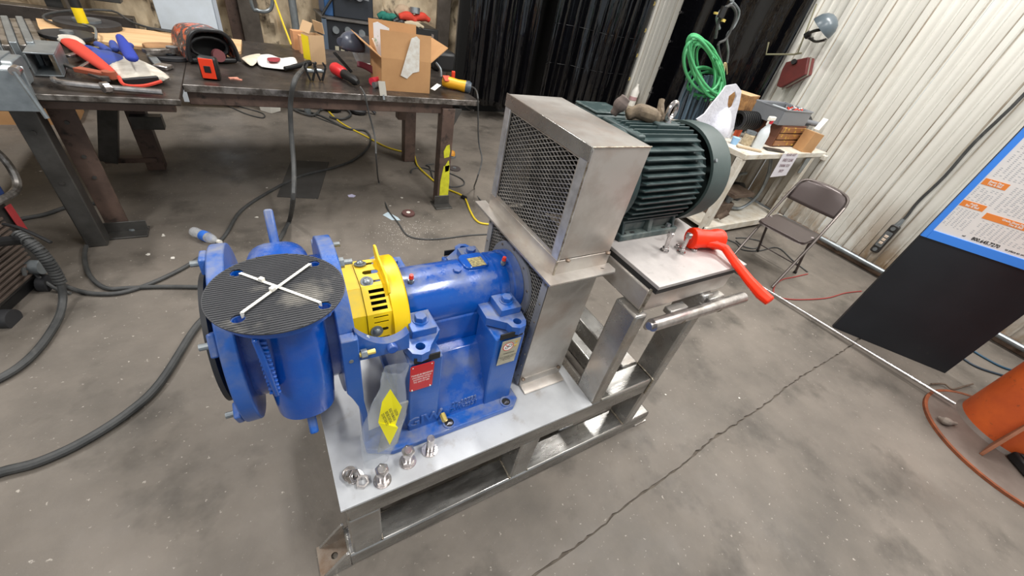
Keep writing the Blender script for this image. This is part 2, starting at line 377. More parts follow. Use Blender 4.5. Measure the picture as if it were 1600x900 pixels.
# jacking tube along the front
make('front_tube', MB().ring((.955, .493, .882), (1.465, .493, .868), .0215, .017, 24), chrome, sk)
make('tube_plug', MB().cyl((.938, .493, .8825), (.957, .493, .882), .013, n=16).cyl((.953, .493, .882), (.9551, .493, .882), .0212, n=24), chrome, sk)
for x in (1.09, 1.30):
    make('weld_band', MB().ring((x, .493, .8785-.027*(x-.955)), (x+.007, .493, .8784-.027*(x-.955)), .0225, .02, 20), weld, sk)
    make('tube_lug', MB().box((x-.03, .510, .870), (x+.06, .542, .893)), steel, sk, bevel=.004)
make('tube_cradle', MB().box((.962, .507, .838), (1.25, .524, .872)), steel_sheet, sk, bevel=.006)

# ------------------------------------------------------------------ belt guard
GX0, GX1, GY0, GY1 = .666, .869, .692, 1.112
bg_t = thing('belt_guard', 'stainless sheet metal belt guard box with expanded metal windows', 'machine guard', (.767, .9, .451))
def expanded(y0, y1, z0, z1, x, hole=None):
    P, Sd = .0295, .0128
    mb = MB(); rows = int((z1-z0)/(Sd/2))+1; cols = int((y1-y0)/(P/2))+1
    th, wd = .0012, .0012
    for i in range(rows):
        zc = z0+i*Sd/2; s0 = 1 if i % 2 else -1
        for j in range(cols):
            ya, yb_ = y0+j*P/2, y0+(j+1)*P/2; s_ = s0*(1 if j % 2 else -1); a = Sd/4
            if hole and ((ya+yb_)/2-hole[0])**2+(zc-hole[1])**2 < hole[2]**2: continue
            if yb_ > y1+.004: continue
            # strand twisted a little out of the plane, like real expanded metal
            za, zb = zc-a*s_, zc+a*s_
            q = []
            for yy, zz in ((ya, za), (yb_, zb)):
                q += [(x-th, yy, zz-wd), (x-th-.0008, yy, zz+wd), (x+th-.0008, yy, zz+wd), (x+th, yy, zz-wd)]
            mb.add(q, [(0,1,5,4), (1,2,6,5), (2,3,7,6), (3,0,4,7)])
    return mb
# upper box
make('near_panel', MB().box((GX0, GY0, 1.047), (GX1, GY0+.003, 1.373)), steel_sheet, bg_t, bevel=.001)
make('far_panel', MB().box((GX0, GY1-.003, 1.047), (GX1, GY1, 1.373)), steel_sheet, bg_t)
make('top_panel', MB().box((GX0, GY0, 1.371), (GX1, GY1, 1.376)), steel_sheet, bg_t, bevel=.002)
make('right_panel', MB().box((GX1-.003, GY0+.003, 1.047), (GX1, GY1-.003, 1.371)), steel_sheet, bg_t)
M = frame((GX0+.0015, 0, 0), (0, 1, 0), (0, 0, 1))
make('window_frame', MB().holed([(GY0, 1.046), (GY1, 1.046), (GY1, 1.373), (GY0, 1.373)], [[(.728, 1.056), (1.080, 1.056), (1.080, 1.334), (.728, 1.334)]], .003, M), steel_sheet, bg_t)
make('corner_angle', MB().box((GX0-.003, GY0-.001, 1.046), (GX0, GY0+.030, 1.372)).box((GX0-.003, GY0-.0035, 1.046), (GX0+.004, GY0, 1.372)), steel_bright, bg_t, bevel=.0012)
make('corner_angle', MB().box((GX0-.003, GY1-.030, 1.046), (GX0, GY1+.001, 1.372)), steel_bright, bg_t, bevel=.0012)
make('corner_angle', MB().box((GX0-.0042, GY0-.0045, 1.340), (GX0-.0005, GY1+.0045, 1.3775)), steel, bg_t, bevel=.0012)
make('weld', MB().tube([(GX0-.001, GY0-.002, z) for z in (1.05, 1.1, 1.2, 1.3, 1.374)], .0028, 6), weld, bg_t)
make('weld', MB().tube([(x, GY0-.0005, 1.3755) for x in (GX0, .72, .8, GX1)], .0022, 6), weld, bg_t)
tag(make('expanded_mesh', expanded(.724, 1.084, 1.052, 1.338, GX0+.006), mesh_m, bg_t, smooth=0), 'diamond expanded metal mesh', None)
make('belt_pulley', MB().lathe([(.02, 0), (.11, 0), (.11, .02), (.10, .03), (.11, .04), (.11, .07), (.02, .07)], (.73, .9, 1.2), (1, 0, 0), 28), dark_in, bg_t)
make('drive_belt', MB().box((.74, .785, .82), (.79, .795, 1.2)).box((.74, 1.005, .82), (.79, 1.015, 1.2)), dark_in, bg_t)
# flange angles between the boxes
for (a, b) in (((GX0-.003, GY0-.004, .994), (GX1+.002, GY0, 1.046)), ((GX0-.004, GY0, .994), (GX0, GY1+.004, 1.046)), ((GX0, GY1, .994), (GX1, GY1+.004, 1.046))):
    make('flange_web', MB().box(a, b), steel_sheet, bg_t, bevel=.001)
M = frame((0, 0, .996), (1, 0, 0), (0, 1, 0))
make('near_flange', MB().holed([(GX0-.042, GY0-.046), (GX1+.006, GY0-.046), (GX1+.016, GY0-.034), (GX1+.016, GY0), (GX0-.042, GY0)], [[(.836, GY0-.02), (.846, GY0-.024), (.848, GY0-.02), (.838, GY0-.016)]], .005, M), steel_sheet, bg_t)
make('left_flange', MB().holed([(GX0-.042, GY0), (GX0, GY0), (GX0, GY1+.04), (GX0-.042, GY1+.04)], [], .005, M), steel_sheet, bg_t)
make('lower_flange', MB().box((GX0-.040, GY0-.044, .989), (GX1+.008, GY0, .9925)).box((GX0-.040, GY0, .989), (GX0, GY1+.03, .9925)), steel, bg_t)
for p in ((.70, GY0-.006, 1.044), (GX1-.012, GY0-.006, 1.044)):
    make('tack_weld', MB().lathe([(0, -.006), (.007, -.002), (.008, .003), (0, .008)], p, (0, 0, 1), 8), tack_m, bg_t)
make('weld', MB().tube([(GX0-.004, GY0-.005, z) for z in (.998, 1.02, 1.045)], .004, 6), weld, bg_t)
# lower box
make('near_panel', MB().box((GX0+.002, GY0+.008, .455), (GX1-.002, GY0+.011, .989)), steel_sheet, bg_t)
make('far_panel', MB().box((GX0+.002, GY1-.011, .455), (GX1-.002, GY1-.008, .989)), steel_sheet, bg_t)
make('right_panel', MB().box((GX1-.005, GY0+.011, .455), (GX1-.002, GY1-.011, .989)), steel_sheet, bg_t)
M = frame((GX0+.003, 0, 0), (0, 1, 0), (0, 0, 1))
make('window_frame', MB().holed([(GY0+.008, .455), (GY1-.008, .455), (GY1-.008, .989), (GY0+.008, .989)], [[(.73, .50), (1.075, .50), (1.075, .965), (.73, .965)]], .003, M), steel_satin, bg_t)
for z in (.5, .56, .62, .7, .78, .86, .94):
    for y in (GY0+.020, GY1-.018):
        make('rivet', MB().lathe([(0, .003), (.003, .002), (.004, 0)], (GX0+.0005, y, z), (-1, 0, 0), 8), weld, bg_t)
tag(make('expanded_mesh', expanded(.724, 1.084, .495, .972, GX0+.007, (.9, .82, .112)), mesh_m, bg_t, smooth=0), 'diamond expanded metal mesh around the shaft hole', None)
make('shaft_collar', MB().ring((GX0-.006, .9, .82), (GX0+.004, .9, .82), .138, .105, 40), mat('collar_grey', (134,136,144), .5, .2), bg_t)
for k in range(10):
    a = 2*pi*k/10+.3; make('rivet', MB().cyl((GX0-.009, .9+.126*cos(a), .82+.126*sin(a)), (GX0-.006, .9+.126*cos(a), .82+.126*sin(a)), .004, n=8), weld, bg_t)
make('foot_angle', MB().prism([(GY0+.008, .452), (GY0-.034, .452), (GY0-.040, .455), (GY0-.034, .459), (GY0+.0, .462), (GY0+.004, .468), (GY0+.004, .490), (GY0+.008, .490)], 0, GX0+.006, GX1-.014), steel_sheet, bg_t, smooth=50)
for x in (GX0+.014, GX1-.022):
    make('tack_weld', MB().lathe([(0, -.006), (.007, -.002), (.008, .003), (0, .008)], (x, GY0+.002, .49), (0, 0, 1), 8), tack_m, bg_t)
# ------------------------------------------------------------------ slurry pump
PY, PZ = .90, .82
pp = thing('slurry_pump', 'blue cast iron slurry pump with yellow seal guard, bolted to the deck plate', 'pump', (.3, .9, .451))
XA = (1, 0, 0)
# volute: a fat ring whose section is rounded, with the discharge neck rising from its near side
vol = MB()
def volf(u, v):
    a = 2*pi*u; b = 2*pi*v
    R = .158-.016*sin(a)+.004*cos(a); sx, sr = .072, .070
    cx, cr = cos(b), sin(b)
    ex = math.copysign(abs(cx)**.72, cx); er = math.copysign(abs(cr)**.72, cr)
    rr = R+sr*er
    return (-.022+sx*ex, PY+rr*cos(a), PZ+rr*sin(a))
vol.grid(volf, 64, 28)
make('volute', vol, blue, pp, smooth=60)
make('volute_hub', MB().cyl((-.085, PY, PZ), (.045, PY, PZ), .15, n=40), blue, pp)
neck = MB()
def neckf(u, v):
    a = 2*pi*u; z = .70+.335*v; k = 1-.0*v
    rx = .071-.004*v; ry = .073-.006*v
    cx, cy = cos(a), sin(a); ex = math.copysign(abs(cx)**.85, cx); ey = math.copysign(abs(cy)**.85, cy)
    yc_ = .731+.020*v
    if v < .35: ry *= 1-.10*((.35-v)/.35)**2; rx *= 1-.05*((.35-v)/.35)**2
    return (-.022+rx*ex, yc_+ry*ey, z)
neck.grid(neckf, 40, 16)
make('discharge_neck', neck, blue, pp, smooth=60)
DC = (-.030, .757); th_h = [(-.071, .079), (-.073, -.070), (.080, .074), (.079, -.078)]
make('discharge_flange', MB().holed(circ(.120, 60, DC), [circ(.011, 16, (DC[0]+h[0], DC[1]+h[1])) for h in th_h]+[circ(.05, 24, DC)], .02, Matrix.Translation((0, 0, 1.036))), blue, pp)
make('cast_rib', MB().bar((-.083, .663, 1.02), (-.075, .668, .83), .030, .012, up=(1, 0, 0)), blue, pp, bevel=.004)
rt = random.Random(3)
tb = MB()
for k in range(13):
    z = 1.005-.0135*k; y = .6595; x = -.078
    M = frame((x+.002, y-.003, z), (.25, 0, 1), (1, -.1, -.2))
    tb.box((-.004, -.012, -.002), (.002, .010, .005), M)
    if rt.random() < .6: tb.box((-.004, -.012+rt.random()*.012, -.002), (.006, -.006+rt.random()*.012, .005), M)
tag(make('cast_lettering', tb, blue, pp, bevel=.0015), 'raised cast lettering, unreadable, down the casing', None)
# lifting tabs
def tab(ang, name='lug', L=.062, x=-.022):
    d = V((0, cos(ang), sin(ang))); p0 = V((x, PY, PZ))+d*(.205 if ang > 0 else .228); p1 = V((x, PY, PZ))+d*(.242+L)
    make(name, MB().bar(p0, p1, .030, .022, up=(1, 0, 0)), blue_d, pp, bevel=.006)
tab(radians(52)); tab(radians(-132), L=.07)
# side plates with their square bosses and nuts
def plate_lugs(x0, x1, R, n, a0, nm, nuts):
    mb = MB(); pts = []
    for k in range(96):
        a = 2*pi*k/96; m_ = abs(((a-a0)/(2*pi/n)+.5) % 1-.5)*2   # 0 at a lug
        r = R+(.026 if m_ < .42 else 0); pts.append((PY+r*cos(a), PZ+r*sin(a)))
    mb.prism(pts, 0, x0, x1)
    make(nm, mb, blue_d, pp, bevel=.004, smooth=40)
    for k in range(n):
        a = a0+2*pi*k/n; y, z = PY+(R+.004)*cos(a), PZ+(R+.004)*sin(a)
        s_ = nuts
        st = make('stud', MB().cyl((x0-.002 if s_ < 0 else x1-.002, y, z), (x0-.034 if s_ < 0 else x1+.040, y, z), .0075, n=10), galv, pp)
        xa = x0 if s_ < 0 else x1
        make('nut', MB().hexa((xa+s_*.001, y, z), (xa+s_*.015, y, z), .014), galv, st)
make('suction_plate', MB().ring((-.158, PY, PZ), (-.124, PY, PZ), .228, .10, 72), blue_d, pp, bevel=.004)
make('wear_liner', MB().cyl((-.125, PY, PZ), (-.080, PY, PZ), .172, n=56), blue, pp)
make('wear_liner', MB().cyl((.040, PY, PZ), (.071, PY, PZ), .172, n=56), blue, pp)
for k in range(6):
    a = radians(22)+2*pi*k/6; y, z = PY+.206*cos(a), PZ+.206*sin(a)
    make('plate_boss', MB().box((-.172, -.020, -.026), (-.157, .020, .026), Matrix.Translation((0, y, z)) @ Matrix.Rotation(a, 4, 'X')), blue_d, pp, bevel=.004)
    st = make('stud', MB().cyl((-.170, y, z), (-.190, y, z), .0075, n=10), galv, pp)
make('suction_neck', MB().ring((-.176, PY, PZ), (-.155, PY, PZ), .12, .055, 40), blue, pp)
tag(make('suction_cover', MB().cyl((-.186, PY, PZ), (-.176, PY, PZ), .165, n=56), black_r2, pp), 'black rubber disc over the suction flange', None)
make('adapter_plate', MB().ring((.070, PY, PZ), (.108, PY, PZ), .222, .11, 72), blue_d, pp, bevel=.003)
for k in range(6):
    a = radians(40)+2*pi*k/6; y, z = PY+.20*cos(a), PZ+.20*sin(a)
    if sin(a) < .3: continue
    b = make('bolt', MB().cyl((.106, y, z), (.140, y, z), .0075, n=10), galv, pp)
    make('nut', MB().hexa((.108, y, z), (.120, y, z), .014), galv, b)
# adapter leg and curved saddle between adapter and pedestal
for s_ in (-1, 1):
    y0_, y1_ = sorted((PY+s_*.2245, PY+s_*.195))
    lg = make('adapter_leg', MB().prism([(.0695, .93), (.070, .735), (.082, .705), (.094, .665), (.099, .62), (.100, .452), (.116, .452), (.116, .62), (.110, .68), (.1085, .93)], 1, y0_, y1_), blue_d, pp, bevel=.003)
make('set_screw', MB().cyl((.088, PY-.2262, .860), (.088, PY-.222, .860), .0055, n=12), galv, pp)
sad = MB()
def saddle(side):
    o = []
    for i in range(17):
        x = .104+.132*i/16; dip = sin(pi*i/16)**.8
        zt = .940-.045*i/16-.042*dip; zb = .840-.002*dip
        for y, z in ((PY+side*.208, zt), (PY+side*.212, zb), (PY+side*.19, zb), (PY+side*.178, zt-.006)): o.append((x, y, z))
    fs = []
    for i in range(16):
        for k in range(4): fs.append((4*i+k, 4*i+(k+1) % 4, 4*i+4+(k+1) % 4, 4*i+4+k))
    return MB().add(o, fs+[(0, 1, 2, 3), (64, 65, 66, 67)])
for s_ in (-1,): make('saddle_wall', saddle(s_), blue_d, pp, smooth=50)
make('stuffing_box', MB().cyl((.10, PY, PZ), (.28, PY, PZ), .062, n=28), dark_in, pp)
b = make('bolt', MB().cyl((.108, PY-.222, .873), (.146, PY-.222, .873), .0065, n=10), gold, pp)
make('nut', MB().hexa((.112, PY-.222, .873), (.126, PY-.222, .873), .012), galv, b)
make('adjusting_screw', MB().cyl((.190, PY-.222, .858), (.190, PY-.205, .858), .014, n=16), blue, pp, bevel=.003)
# yellow seal guard: bent slotted sheet around the shaft
GR = .138
segs = [radians(a) for a in (200, 178, 150, 122, 92, 62, 30, 0, -20)]
def gp(a, x, r): return (x, PY+r*cos(a), PZ+r*sin(a))
def sheetpart(name, x0, x1, angs, r, m=yellow, slots=()):
    mb = MB()
    for i in range(len(angs)-1):
        a, b = angs[i], angs[i+1]
        p, q = V(gp(a, x0, r)), V(gp(b, x0, r)); L = (q-p).length; e = (q-p)/L
        M = frame(p, (1, 0, 0), e)
        hs = [h for (k, hs_) in slots if k == i for h in hs_(L)]
        mb.holed([(0, 0), (x1-x0, 0), (x1-x0, L), (0, L)], hs, .002, M)
    return make(name, mb, m, pp, smooth=0)
W2 = .062
def thick(L): return [[(.016, L*(.12+.21*k)), (.056, L*(.12+.21*k)), (.056, L*(.12+.21*k)+.0095), (.016, L*(.12+.21*k)+.0095)] for k in range(4)]
def thin(L): return [[(.016, L*f), (.054, L*f), (.054, L*f+.0042), (.016, L*f+.0042)] for f in (.08, .24, .72, .88)]+[rrect(.020, L*.46, .052, L*.46+.010, .0048)]
def slots_top(L): return [rrect(.020, L*.12, .055, L*.12+.009, .004), rrect(.016, L*.44, .058, L*.44+.016, .0078), rrect(.020, L*.80, .055, L*.80+.009, .004)]
angs = [radians(a) for a in (212, 190, 147, 116, 70, 34, 0)]
sheetpart('seal_guard_cover', .152, .222, angs, GR+.004, slots=((2, lambda L: thick(L)), (1, lambda L: thin(L)), (3, slots_top)))
sheetpart('seal_guard_collar', .114, .160, angs, GR)
gr = MB()
gr.ring((.215, PY, PZ), (.262, PY, PZ), .146, .142, 48)
make('seal_guard_band', MB().lathe([(.142, 0), (.146, 0), (.146, .042), (.143, .046), (.118, .048), (.118, .045), (.142, .043), (.142, 0)], (.218, PY, PZ), XA, 40, a0=radians(-118), a1=radians(118)), yellow, pp)
# upright handle fin
make('guard_handle', MB().prism([(PY-.085, PZ+.105), (PY+.040, PZ+.135), (PY+.062, PZ+.160), (PY+.060, PZ+.176), (PY+.045, PZ+.178), (PY+.02, PZ+.165), (PY-.06, PZ+.155), (PY-.085, PZ+.140), (PY-.094, PZ+.12)], 0, .214, .221), yellow, pp, bevel=.002)
def guard_bolt(face, x, f):
    a, b = angs[face], angs[face+1]; p, q = V(gp(a, x, GR+.006)), V(gp(b, x, GR+.006)); c = p.lerp(q, f); nrm = V((0, c.y-PY, c.z-PZ)).normalized()
    bt = make('guard_bolt', MB().cyl(c, c+nrm*.003, .0165, n=20), galv, pp)
    make('bolt_head', MB().lathe([(.0105, .003), (.0105, .007), (.006, .011), (0, .012)], c, nrm, 8), galv, bt)
guard_bolt(3, .171, .16); guard_bolt(3, .171, .84); guard_bolt(1, .172, .50)
# bearing housing
hs = make('bearing_housing', MB().lathe([(.05, 0), (.094, 0), (.100, .004), (.100, .30), (.108, .305), (.108, .335), (.104, .338), (.104, .352), (.110, .356), (.110, .385), (.106, .388), (.05, .388)], (.272, PY, PZ), XA, 48), blue, pp)
make('housing_skirt', MB().box((.325, PY-.100, .680), (.560, PY+.100, .80)), blue, pp, bevel=.012)
make('housing_boss', MB().prism(rrect(.470, PY-.030, .560, PY+.045, .02), 2, PZ+.085, PZ+.107), blue, pp, bevel=.004)
tag(make('name_plate', MB().box((.494, PY-.030, PZ+.107), (.543, PY+.016, PZ+.1085)), mat('name_plate_metal', (96,88,66), .4, .4, c2=(190,176,120), scale=150), pp), 'small engraved metal name plate', None)
make('pipe_plug', MB().hexa((.445, PY-.022, PZ+.092), (.445, PY-.024, PZ+.106), .013), blue, pp)
make('bearing_end_cap', MB().cyl((.655, PY, PZ), (.664, PY, PZ), .098, n=40), blue, pp)
for x, z in ((.295, .100), (.600, .109)):
    g = make('grease_fitting', MB().cyl((x, PY-.035, PZ+z-.014), (x, PY-.038, PZ+z+.012), .006, n=10).hexa((x, PY-.036, PZ+z-.004), (x, PY-.0365, PZ+z+.004), .009), galv, pp)
    make('cap', MB().cyl((x, PY-.038, PZ+z+.012), (x, PY-.039, PZ+z+.024), .0075, .006, n=12), mat('red_cap_%d' % int(x*100), (226,60,40), .4), g)
# pedestal: base slab, four towers with eared pads, sloping web between
ZB = .452
make('pedestal_base', MB().prism([(.100, .650), (.172, .616), (.598, .614), (.627, .640), (.627, .70), (.610, .72), (.610, 1.08), (.627, 1.10), (.627, 1.145), (.600, 1.168), (.172, 1.178), (.10, 1.150), (.10, 1.09), (.22, 1.08), (.23, 1.06), (.23, .74), (.22, .72), (.10, .71)], 2, ZB, ZB+.024), blue_d, pp, bevel=.004)
make('pedestal_body', MB().prism([(.662, ZB+.018), (.668, ZB+.034), (.674, .535), (.770, .680), (.81, .69), (1.0, .69), (1.03, .68), (1.128, .535), (1.138, ZB+.034), (1.155, ZB+.028)], 0, .30, .56), blue, pp, bevel=.006)
def tower(xc, side, x0, x1, earx):
    yy = lambda d: PY+side*d
    mb = MB(); a = yy(.238); b = yy(.105); lo_, hi_ = min(a, b), max(a, b)
    body = [(yy(.240), ZB+.018), (yy(.234), .56), (yy(.228), .790), (yy(.105), .790), (yy(.105), ZB+.018)]
    M = None
    make('pedestal_tower', MB().prism(body, 0, x0, x1), blue_d, pp, bevel=.005)
    make('window_recess', MB().box((x0+.012, yy(.2325) if side < 0 else yy(.228), .79), (x1-.012, yy(.228) if side < 0 else yy(.2325), .812)), dark_in, pp)
    # ear plate with a hole
    ex = earx
    outl = [(x0-.006, -.095), (x1+.008, -.095), (x1+.010, -.165), (ex+.030, -.212), (ex+.018, -.232), (ex-.006, -.238), (ex-.028, -.226), (ex-.034, -.205), (x0-.008, -.165)]
    if side > 0: pass
    M = frame((0, PY, .815), (1, 0, 0), (0, 1, 0))
    o2 = [(x, -side*y) for x, y in outl]
    if side > 0: o2 = [(x, -y) for x, y in outl]
    else: o2 = outl
    hc = (ex, side*.208)
    make('ear_plate', MB().holed(o2, [circ(.0135, 18, hc)], .030, M), blue_d, pp)
    make('ear_plug', MB().cyl((ex, PY+side*.208, .798), (ex, PY+side*.208, .803), .0136, n=16), dark_in, pp)
    bl = make('clamp_block', MB().box((xc-.036, min(yy(.10), yy(.176)), .830), (xc+.036, max(yy(.10), yy(.176)), .857)), blue_d, pp, bevel=.002)
    c = (xc, PY+side*.137)
    make('washer', MB().cyl((c[0], c[1], .857), (c[0], c[1], .860), .022, n=24), blue_d, bl)
    make('bolt_head', MB().hexa((c[0], c[1], .860), (c[0], c[1], .876), .0175), blue_d, bl, bevel=.0015)
for s_ in (-1, 1):
    tower(.291, s_, .232, .330, .268); tower(.571, s_, .500, .605, .578)
for x0 in (.240, .510):
    make('tower_web', MB().box((x0, PY-.12, .50), (x0+.08, PY+.12, .76)), blue, pp, bevel=.01)
# base bolt sockets
for x in (.361, .578):
    for s_ in (-1, 1):
        y = PY+s_*.261
        h = make('bolt_boss', MB().ring((x, y, ZB+.0235), (x, y, ZB+.028), .0215, .0155, 24), blue_d, pp)
        make('socket', MB().cyl((x, y, ZB+.0240), (x, y, ZB+.0250), .0156, n=20), dark_in, h)
        make('shim', MB().prism([(x-.012, y-.006), (x+.008, y-.010), (x+.012, y-.002), (x, y+.002)], 2, ZB+.0250, ZB+.0275), chrome, h)
make('drain_plug', MB().hexa((.345, PY-.262, ZB+.047), (.345, PY-.236, ZB+.050), .010), gold, pp)
# plates and cast marks on the towers
TY = PY-.2345
M = frame((.266, TY-.0005, .735), (1, 0, 0), (0, -.034, 1))
pl = make('warning_plate', MB().prism(rrect(-.034, -.056, .034, .056, .006), 2, 0, .0015).add([], []) if False else MB().holed(rrect(-.034, -.057, .034, .057, .006), [], .0015, frame((.266, TY-.0012, .732), (1, 0, 0), (0, -.034, 1))), red_pl, pp)
tag(pl, 'red engraved torque warning plate', None)
make('lettering', MB().text('TORQUE BEARING\nHOUSING HOLD\nDOWN BOLTS\nTO 250 FT LBS', .0088, frame((.266, TY-.0022, .730), (1, 0, 0), (0, -.034, 1)), .0001, sx=.84, space=1.25, bold=.0001), white, pl)
for dx in (-.027, .027):
    for dz in (-.050, .050): make('rivet', MB().cyl((.266+dx, TY-.001, .732+dz), (.266+dx, TY-.004, .732+dz), .0022, n=8), white_p, pl)
g = make('instruction_plate', MB().holed([(-.033, -.058), (.033, -.058), (.033, .058), (-.033, .058)], [], .0015, frame((.552, TY-.0012, .728), (1, 0, 0), (0, -.034, 1))), plate_g, pp)
tag(g, 'metal instruction plate with a prohibition symbol', None)
M = frame((.552, TY-.0022, .728), (1, 0, 0), (0, -.034, 1))
def loc(M, x, y): return M @ V((x, y, 0))
make('symbol', MB().ring(loc(M, -.008, .030), loc(M, -.008, .030)-V((0, .0004, 0)), .019, .0165, 28).bar(loc(M, -.021, .043), loc(M, .005, .017), .0025, .0005, up=(0, 1, 0)), mat('symbol_red', (206,70,60), .5), g)
make('symbol', MB().cyl(loc(M, -.008, .030), loc(M, -.008, .030)-V((0, .0002, 0)), .0165, n=28), white, g)
make('symbol', MB().ring(loc(M, -.013, .026)-V((0, .0004, 0)), loc(M, -.013, .026)-V((0, .0006, 0)), .006, .004, 16).ring(loc(M, -.001, .033)-V((0, .0004, 0)), loc(M, -.001, .033)-V((0, .0006, 0)), .007, .005, 16), ink, g)
make('symbol', MB().prism([(.565, .776), (.578, .776), (.5715, .764)], 1, TY-.0036, TY-.0030).prism([(.565, .758), (.578, .758), (.5715, .746)], 1, TY-.0036, TY-.003), mat('symbol_amber', (206,170,70), .5), g)
make('lettering', MB().text('WARNING', .0085, frame((.553, TY-.0026, .724), (1, 0, 0), (0, -.034, 1)), .0001).text('CHECK ROTATION BEFORE\nCONNECTING DRIVE\nSEE MANUAL', .0052, frame((.550, TY-.003, .702), (1, 0, 0), (0, -.034, 1)), .0001, space=1.5), ink, g)
make('cast_lettering', MB().text('GIW', .054, frame((.284, PY-.2385, .515), (1, 0, 0), (0, .06, 1)), .003, bold=.001, sx=1.05), blue_d, pp)
make('cast_lettering', MB().text('22-30753\n2-W-2351', .024, frame((.425, PY-.2305, .512), (1, 0, 0), (0, .12, 1)), .002, bold=.0005), blue_d, pp)

# rubber cover strapped over the discharge flange
dc = thing('flange_cover', 'round ribbed black rubber cover cable-tied over the pump discharge', 'cover', (-.030, .757, 1.048))
R = .1315
dsk = MB(); hol = [circ(.0125, 18, h) for h in th_h]
dsk.holed(circ(R, 90), hol, .003, Matrix.Translation((-.030, .757, 1.0495)))
for k in range(-19, 20):
    y = k*.0066; hw = math.sqrt(max(0, (R-.002)**2-y*y)); runs = [(-hw, hw)]
    for hx, hy in th_h:
        if abs(y-hy) < .0135:
            dx = math.sqrt(.0135**2-(y-hy)**2)+.0005; nr = []
            for a, b in runs:
                if hx-dx > a: nr.append((a, min(b, hx-dx)))
                if hx+dx < b: nr.append((max(a, hx+dx), b))
            runs = nr
    for a, b in runs:
        if b-a > .004: dsk.box((-.030+a, .757+y-.0017, 1.0508), (-.030+b, .757+y+.0017, 1.0524))
make('disc', dsk, black_r, dc, smooth=0)
hp = [V((-.030+x, .757+y, 1.0535)) for x, y in th_h]
def tie(a, b, dz, hf):
    d = (b-a).normalized(); a2, b2 = a+d*.011, b-d*.011; z = V((0, 0, dz))
    t_ = make('cable_tie', MB().bar(a2+z, b2+z, .0062, .0014).bar(a2+z, a2-V((0, 0, .01)), .0062, .0014).bar(b2+z, b2-V((0, 0, .01)), .0062, .0014), white_p, dc)
    m = a.lerp(b, hf)+z; make('tie_head', MB().cbox(m+V((0, 0, .004)), (.010, .009, .009), math.atan2(d.y, d.x)), white_p, t_, bevel=.001)
tie(hp[0], hp[3], .001, .30); tie(hp[1], hp[2], .004, .42)
# ------------------------------------------------------------------ electric motor
MY, MZ, MR = .90, 1.200, .172
mo = thing('electric_motor', 'dark green finned electric motor on the skid platform behind the belt guard', 'motor', (1.1, .9, 1.023))
make('stator_body', MB().cyl((.93, MY, MZ), (1.29, MY, MZ), .140, n=48), motor_m, mo)
make('end_bell', MB().lathe([(.03, -.05), (.09, -.045), (.15, -.02), (.158, 0), (.158, .02)], (.935, MY, MZ), XA, 40), motor_m, mo)
for k in range(-7, 8):
    dz = .0207*k
    for s_ in (-1, 1):
        yo = math.sqrt(MR**2-min(abs(dz), .165)**2); yi = math.sqrt(max(.14**2-dz*dz, 0))*.9 if abs(dz) < .139 else .03
        if yo-yi < .01: continue
        ch = .012+.10*max(0, abs(dz)-.09)
        poly = [(.950, MY+s_*yi), (.955+ch, MY+s_*yo), (1.250-ch*.5, MY+s_*yo), (1.262, MY+s_*yi)]
        make('cooling_fin', MB().prism(poly, 2, MZ+dz-.0026, MZ+dz+.0026), motor_m, mo, smooth=0, bevel=.001)
for k in range(-3, 4):
    dy = .0207*k; zt = math.sqrt(MR**2-dy*dy)-.002
    make('cooling_fin', MB().prism([(.955, MZ+.13), (.97, MZ+zt), (1.25, MZ+zt), (1.262, MZ+.13)], 1, MY+dy-.0026, MY+dy+.0026), motor_m, mo, smooth=0, bevel=.001)
make('lifting_boss', MB().box((1.09, MY-.03, MZ+.13), (1.19, MY+.03, MZ+.178)), motor_m, mo, bevel=.006)
make('top_pad', MB().box((.95, MY-.085, MZ+.125), (.985, MY+.085, MZ+.160)), motor_m, mo, bevel=.006)
make('fan_shroud', MB().lathe([(.166, .0), (.176, .0), (.178, .06), (.172, .105), (.150, .128), (.10, .135), (.03, .136), (.03, .132), (.148, .124), (.168, .10), (.172, .06), (.1735, .004), (.166, .0)], (1.278, MY, MZ), XA, 56), mat('shroud_green_grey', (56,70,68), .5, c2=(66,80,78), scale=10), mo)
for a in (-125, -35, 55, 145):
    make('shroud_screw', MB().cyl((1.285, MY+.17*cos(radians(a)), MZ+.17*sin(radians(a))), (1.285, MY+.183*cos(radians(a)), MZ+.183*sin(radians(a))), .006, n=10), galv, mo)
for s_ in (-1, 1):
    y = lambda d: MY+s_*d
    a, b = sorted((y(.105), y(.145)))
    f_ = make('foot', MB().box((.975, a-(.0), 1.023), (1.268, b, 1.046)), motor_d, mo, bevel=.004)
    make('foot_web', MB().prism([(y(.10), 1.04), (y(.143), 1.04), (y(.13), 1.10), (y(.085), 1.115)], 0, 1.105, 1.125), motor_d, mo, bevel=.003)
    for xx in (.985, 1.24): make('foot_web', MB().prism([(y(.06), 1.04), (y(.140), 1.04), (y(.12), 1.10), (y(.07), 1.115)], 0, xx, xx+.012), motor_m, mo, bevel=.003)
    make('foot_plinth', MB().box((.99, min(y(.06), y(.118)), 1.04), (1.25, max(y(.06), y(.118)), 1.085)), motor_d, mo, bevel=.01)
    for xx in (1.0, 1.04, 1.20, 1.24):
        make('bolt_slot', MB().prism(rrect(xx-.011, y(.131)-.005, xx+.011, y(.131)+.005, .0045), 2, 1.0455, 1.0466), dark_in, mo)
    for xx in (1.225,):
        h = make('hold_down_bolt', MB().hexa((xx, y(.130), 1.047), (xx, y(.130), 1.058), .010), galv, mo)
ey = MB(); cx_ = V((1.145, MY-.01, MZ+.212))
ey.tube([cx_+V((.024*cos(a), .006*cos(a), .027*sin(a))) for a in [2*pi*k/16 for k in range(16)]], .0075, 10, 2, closed=True)
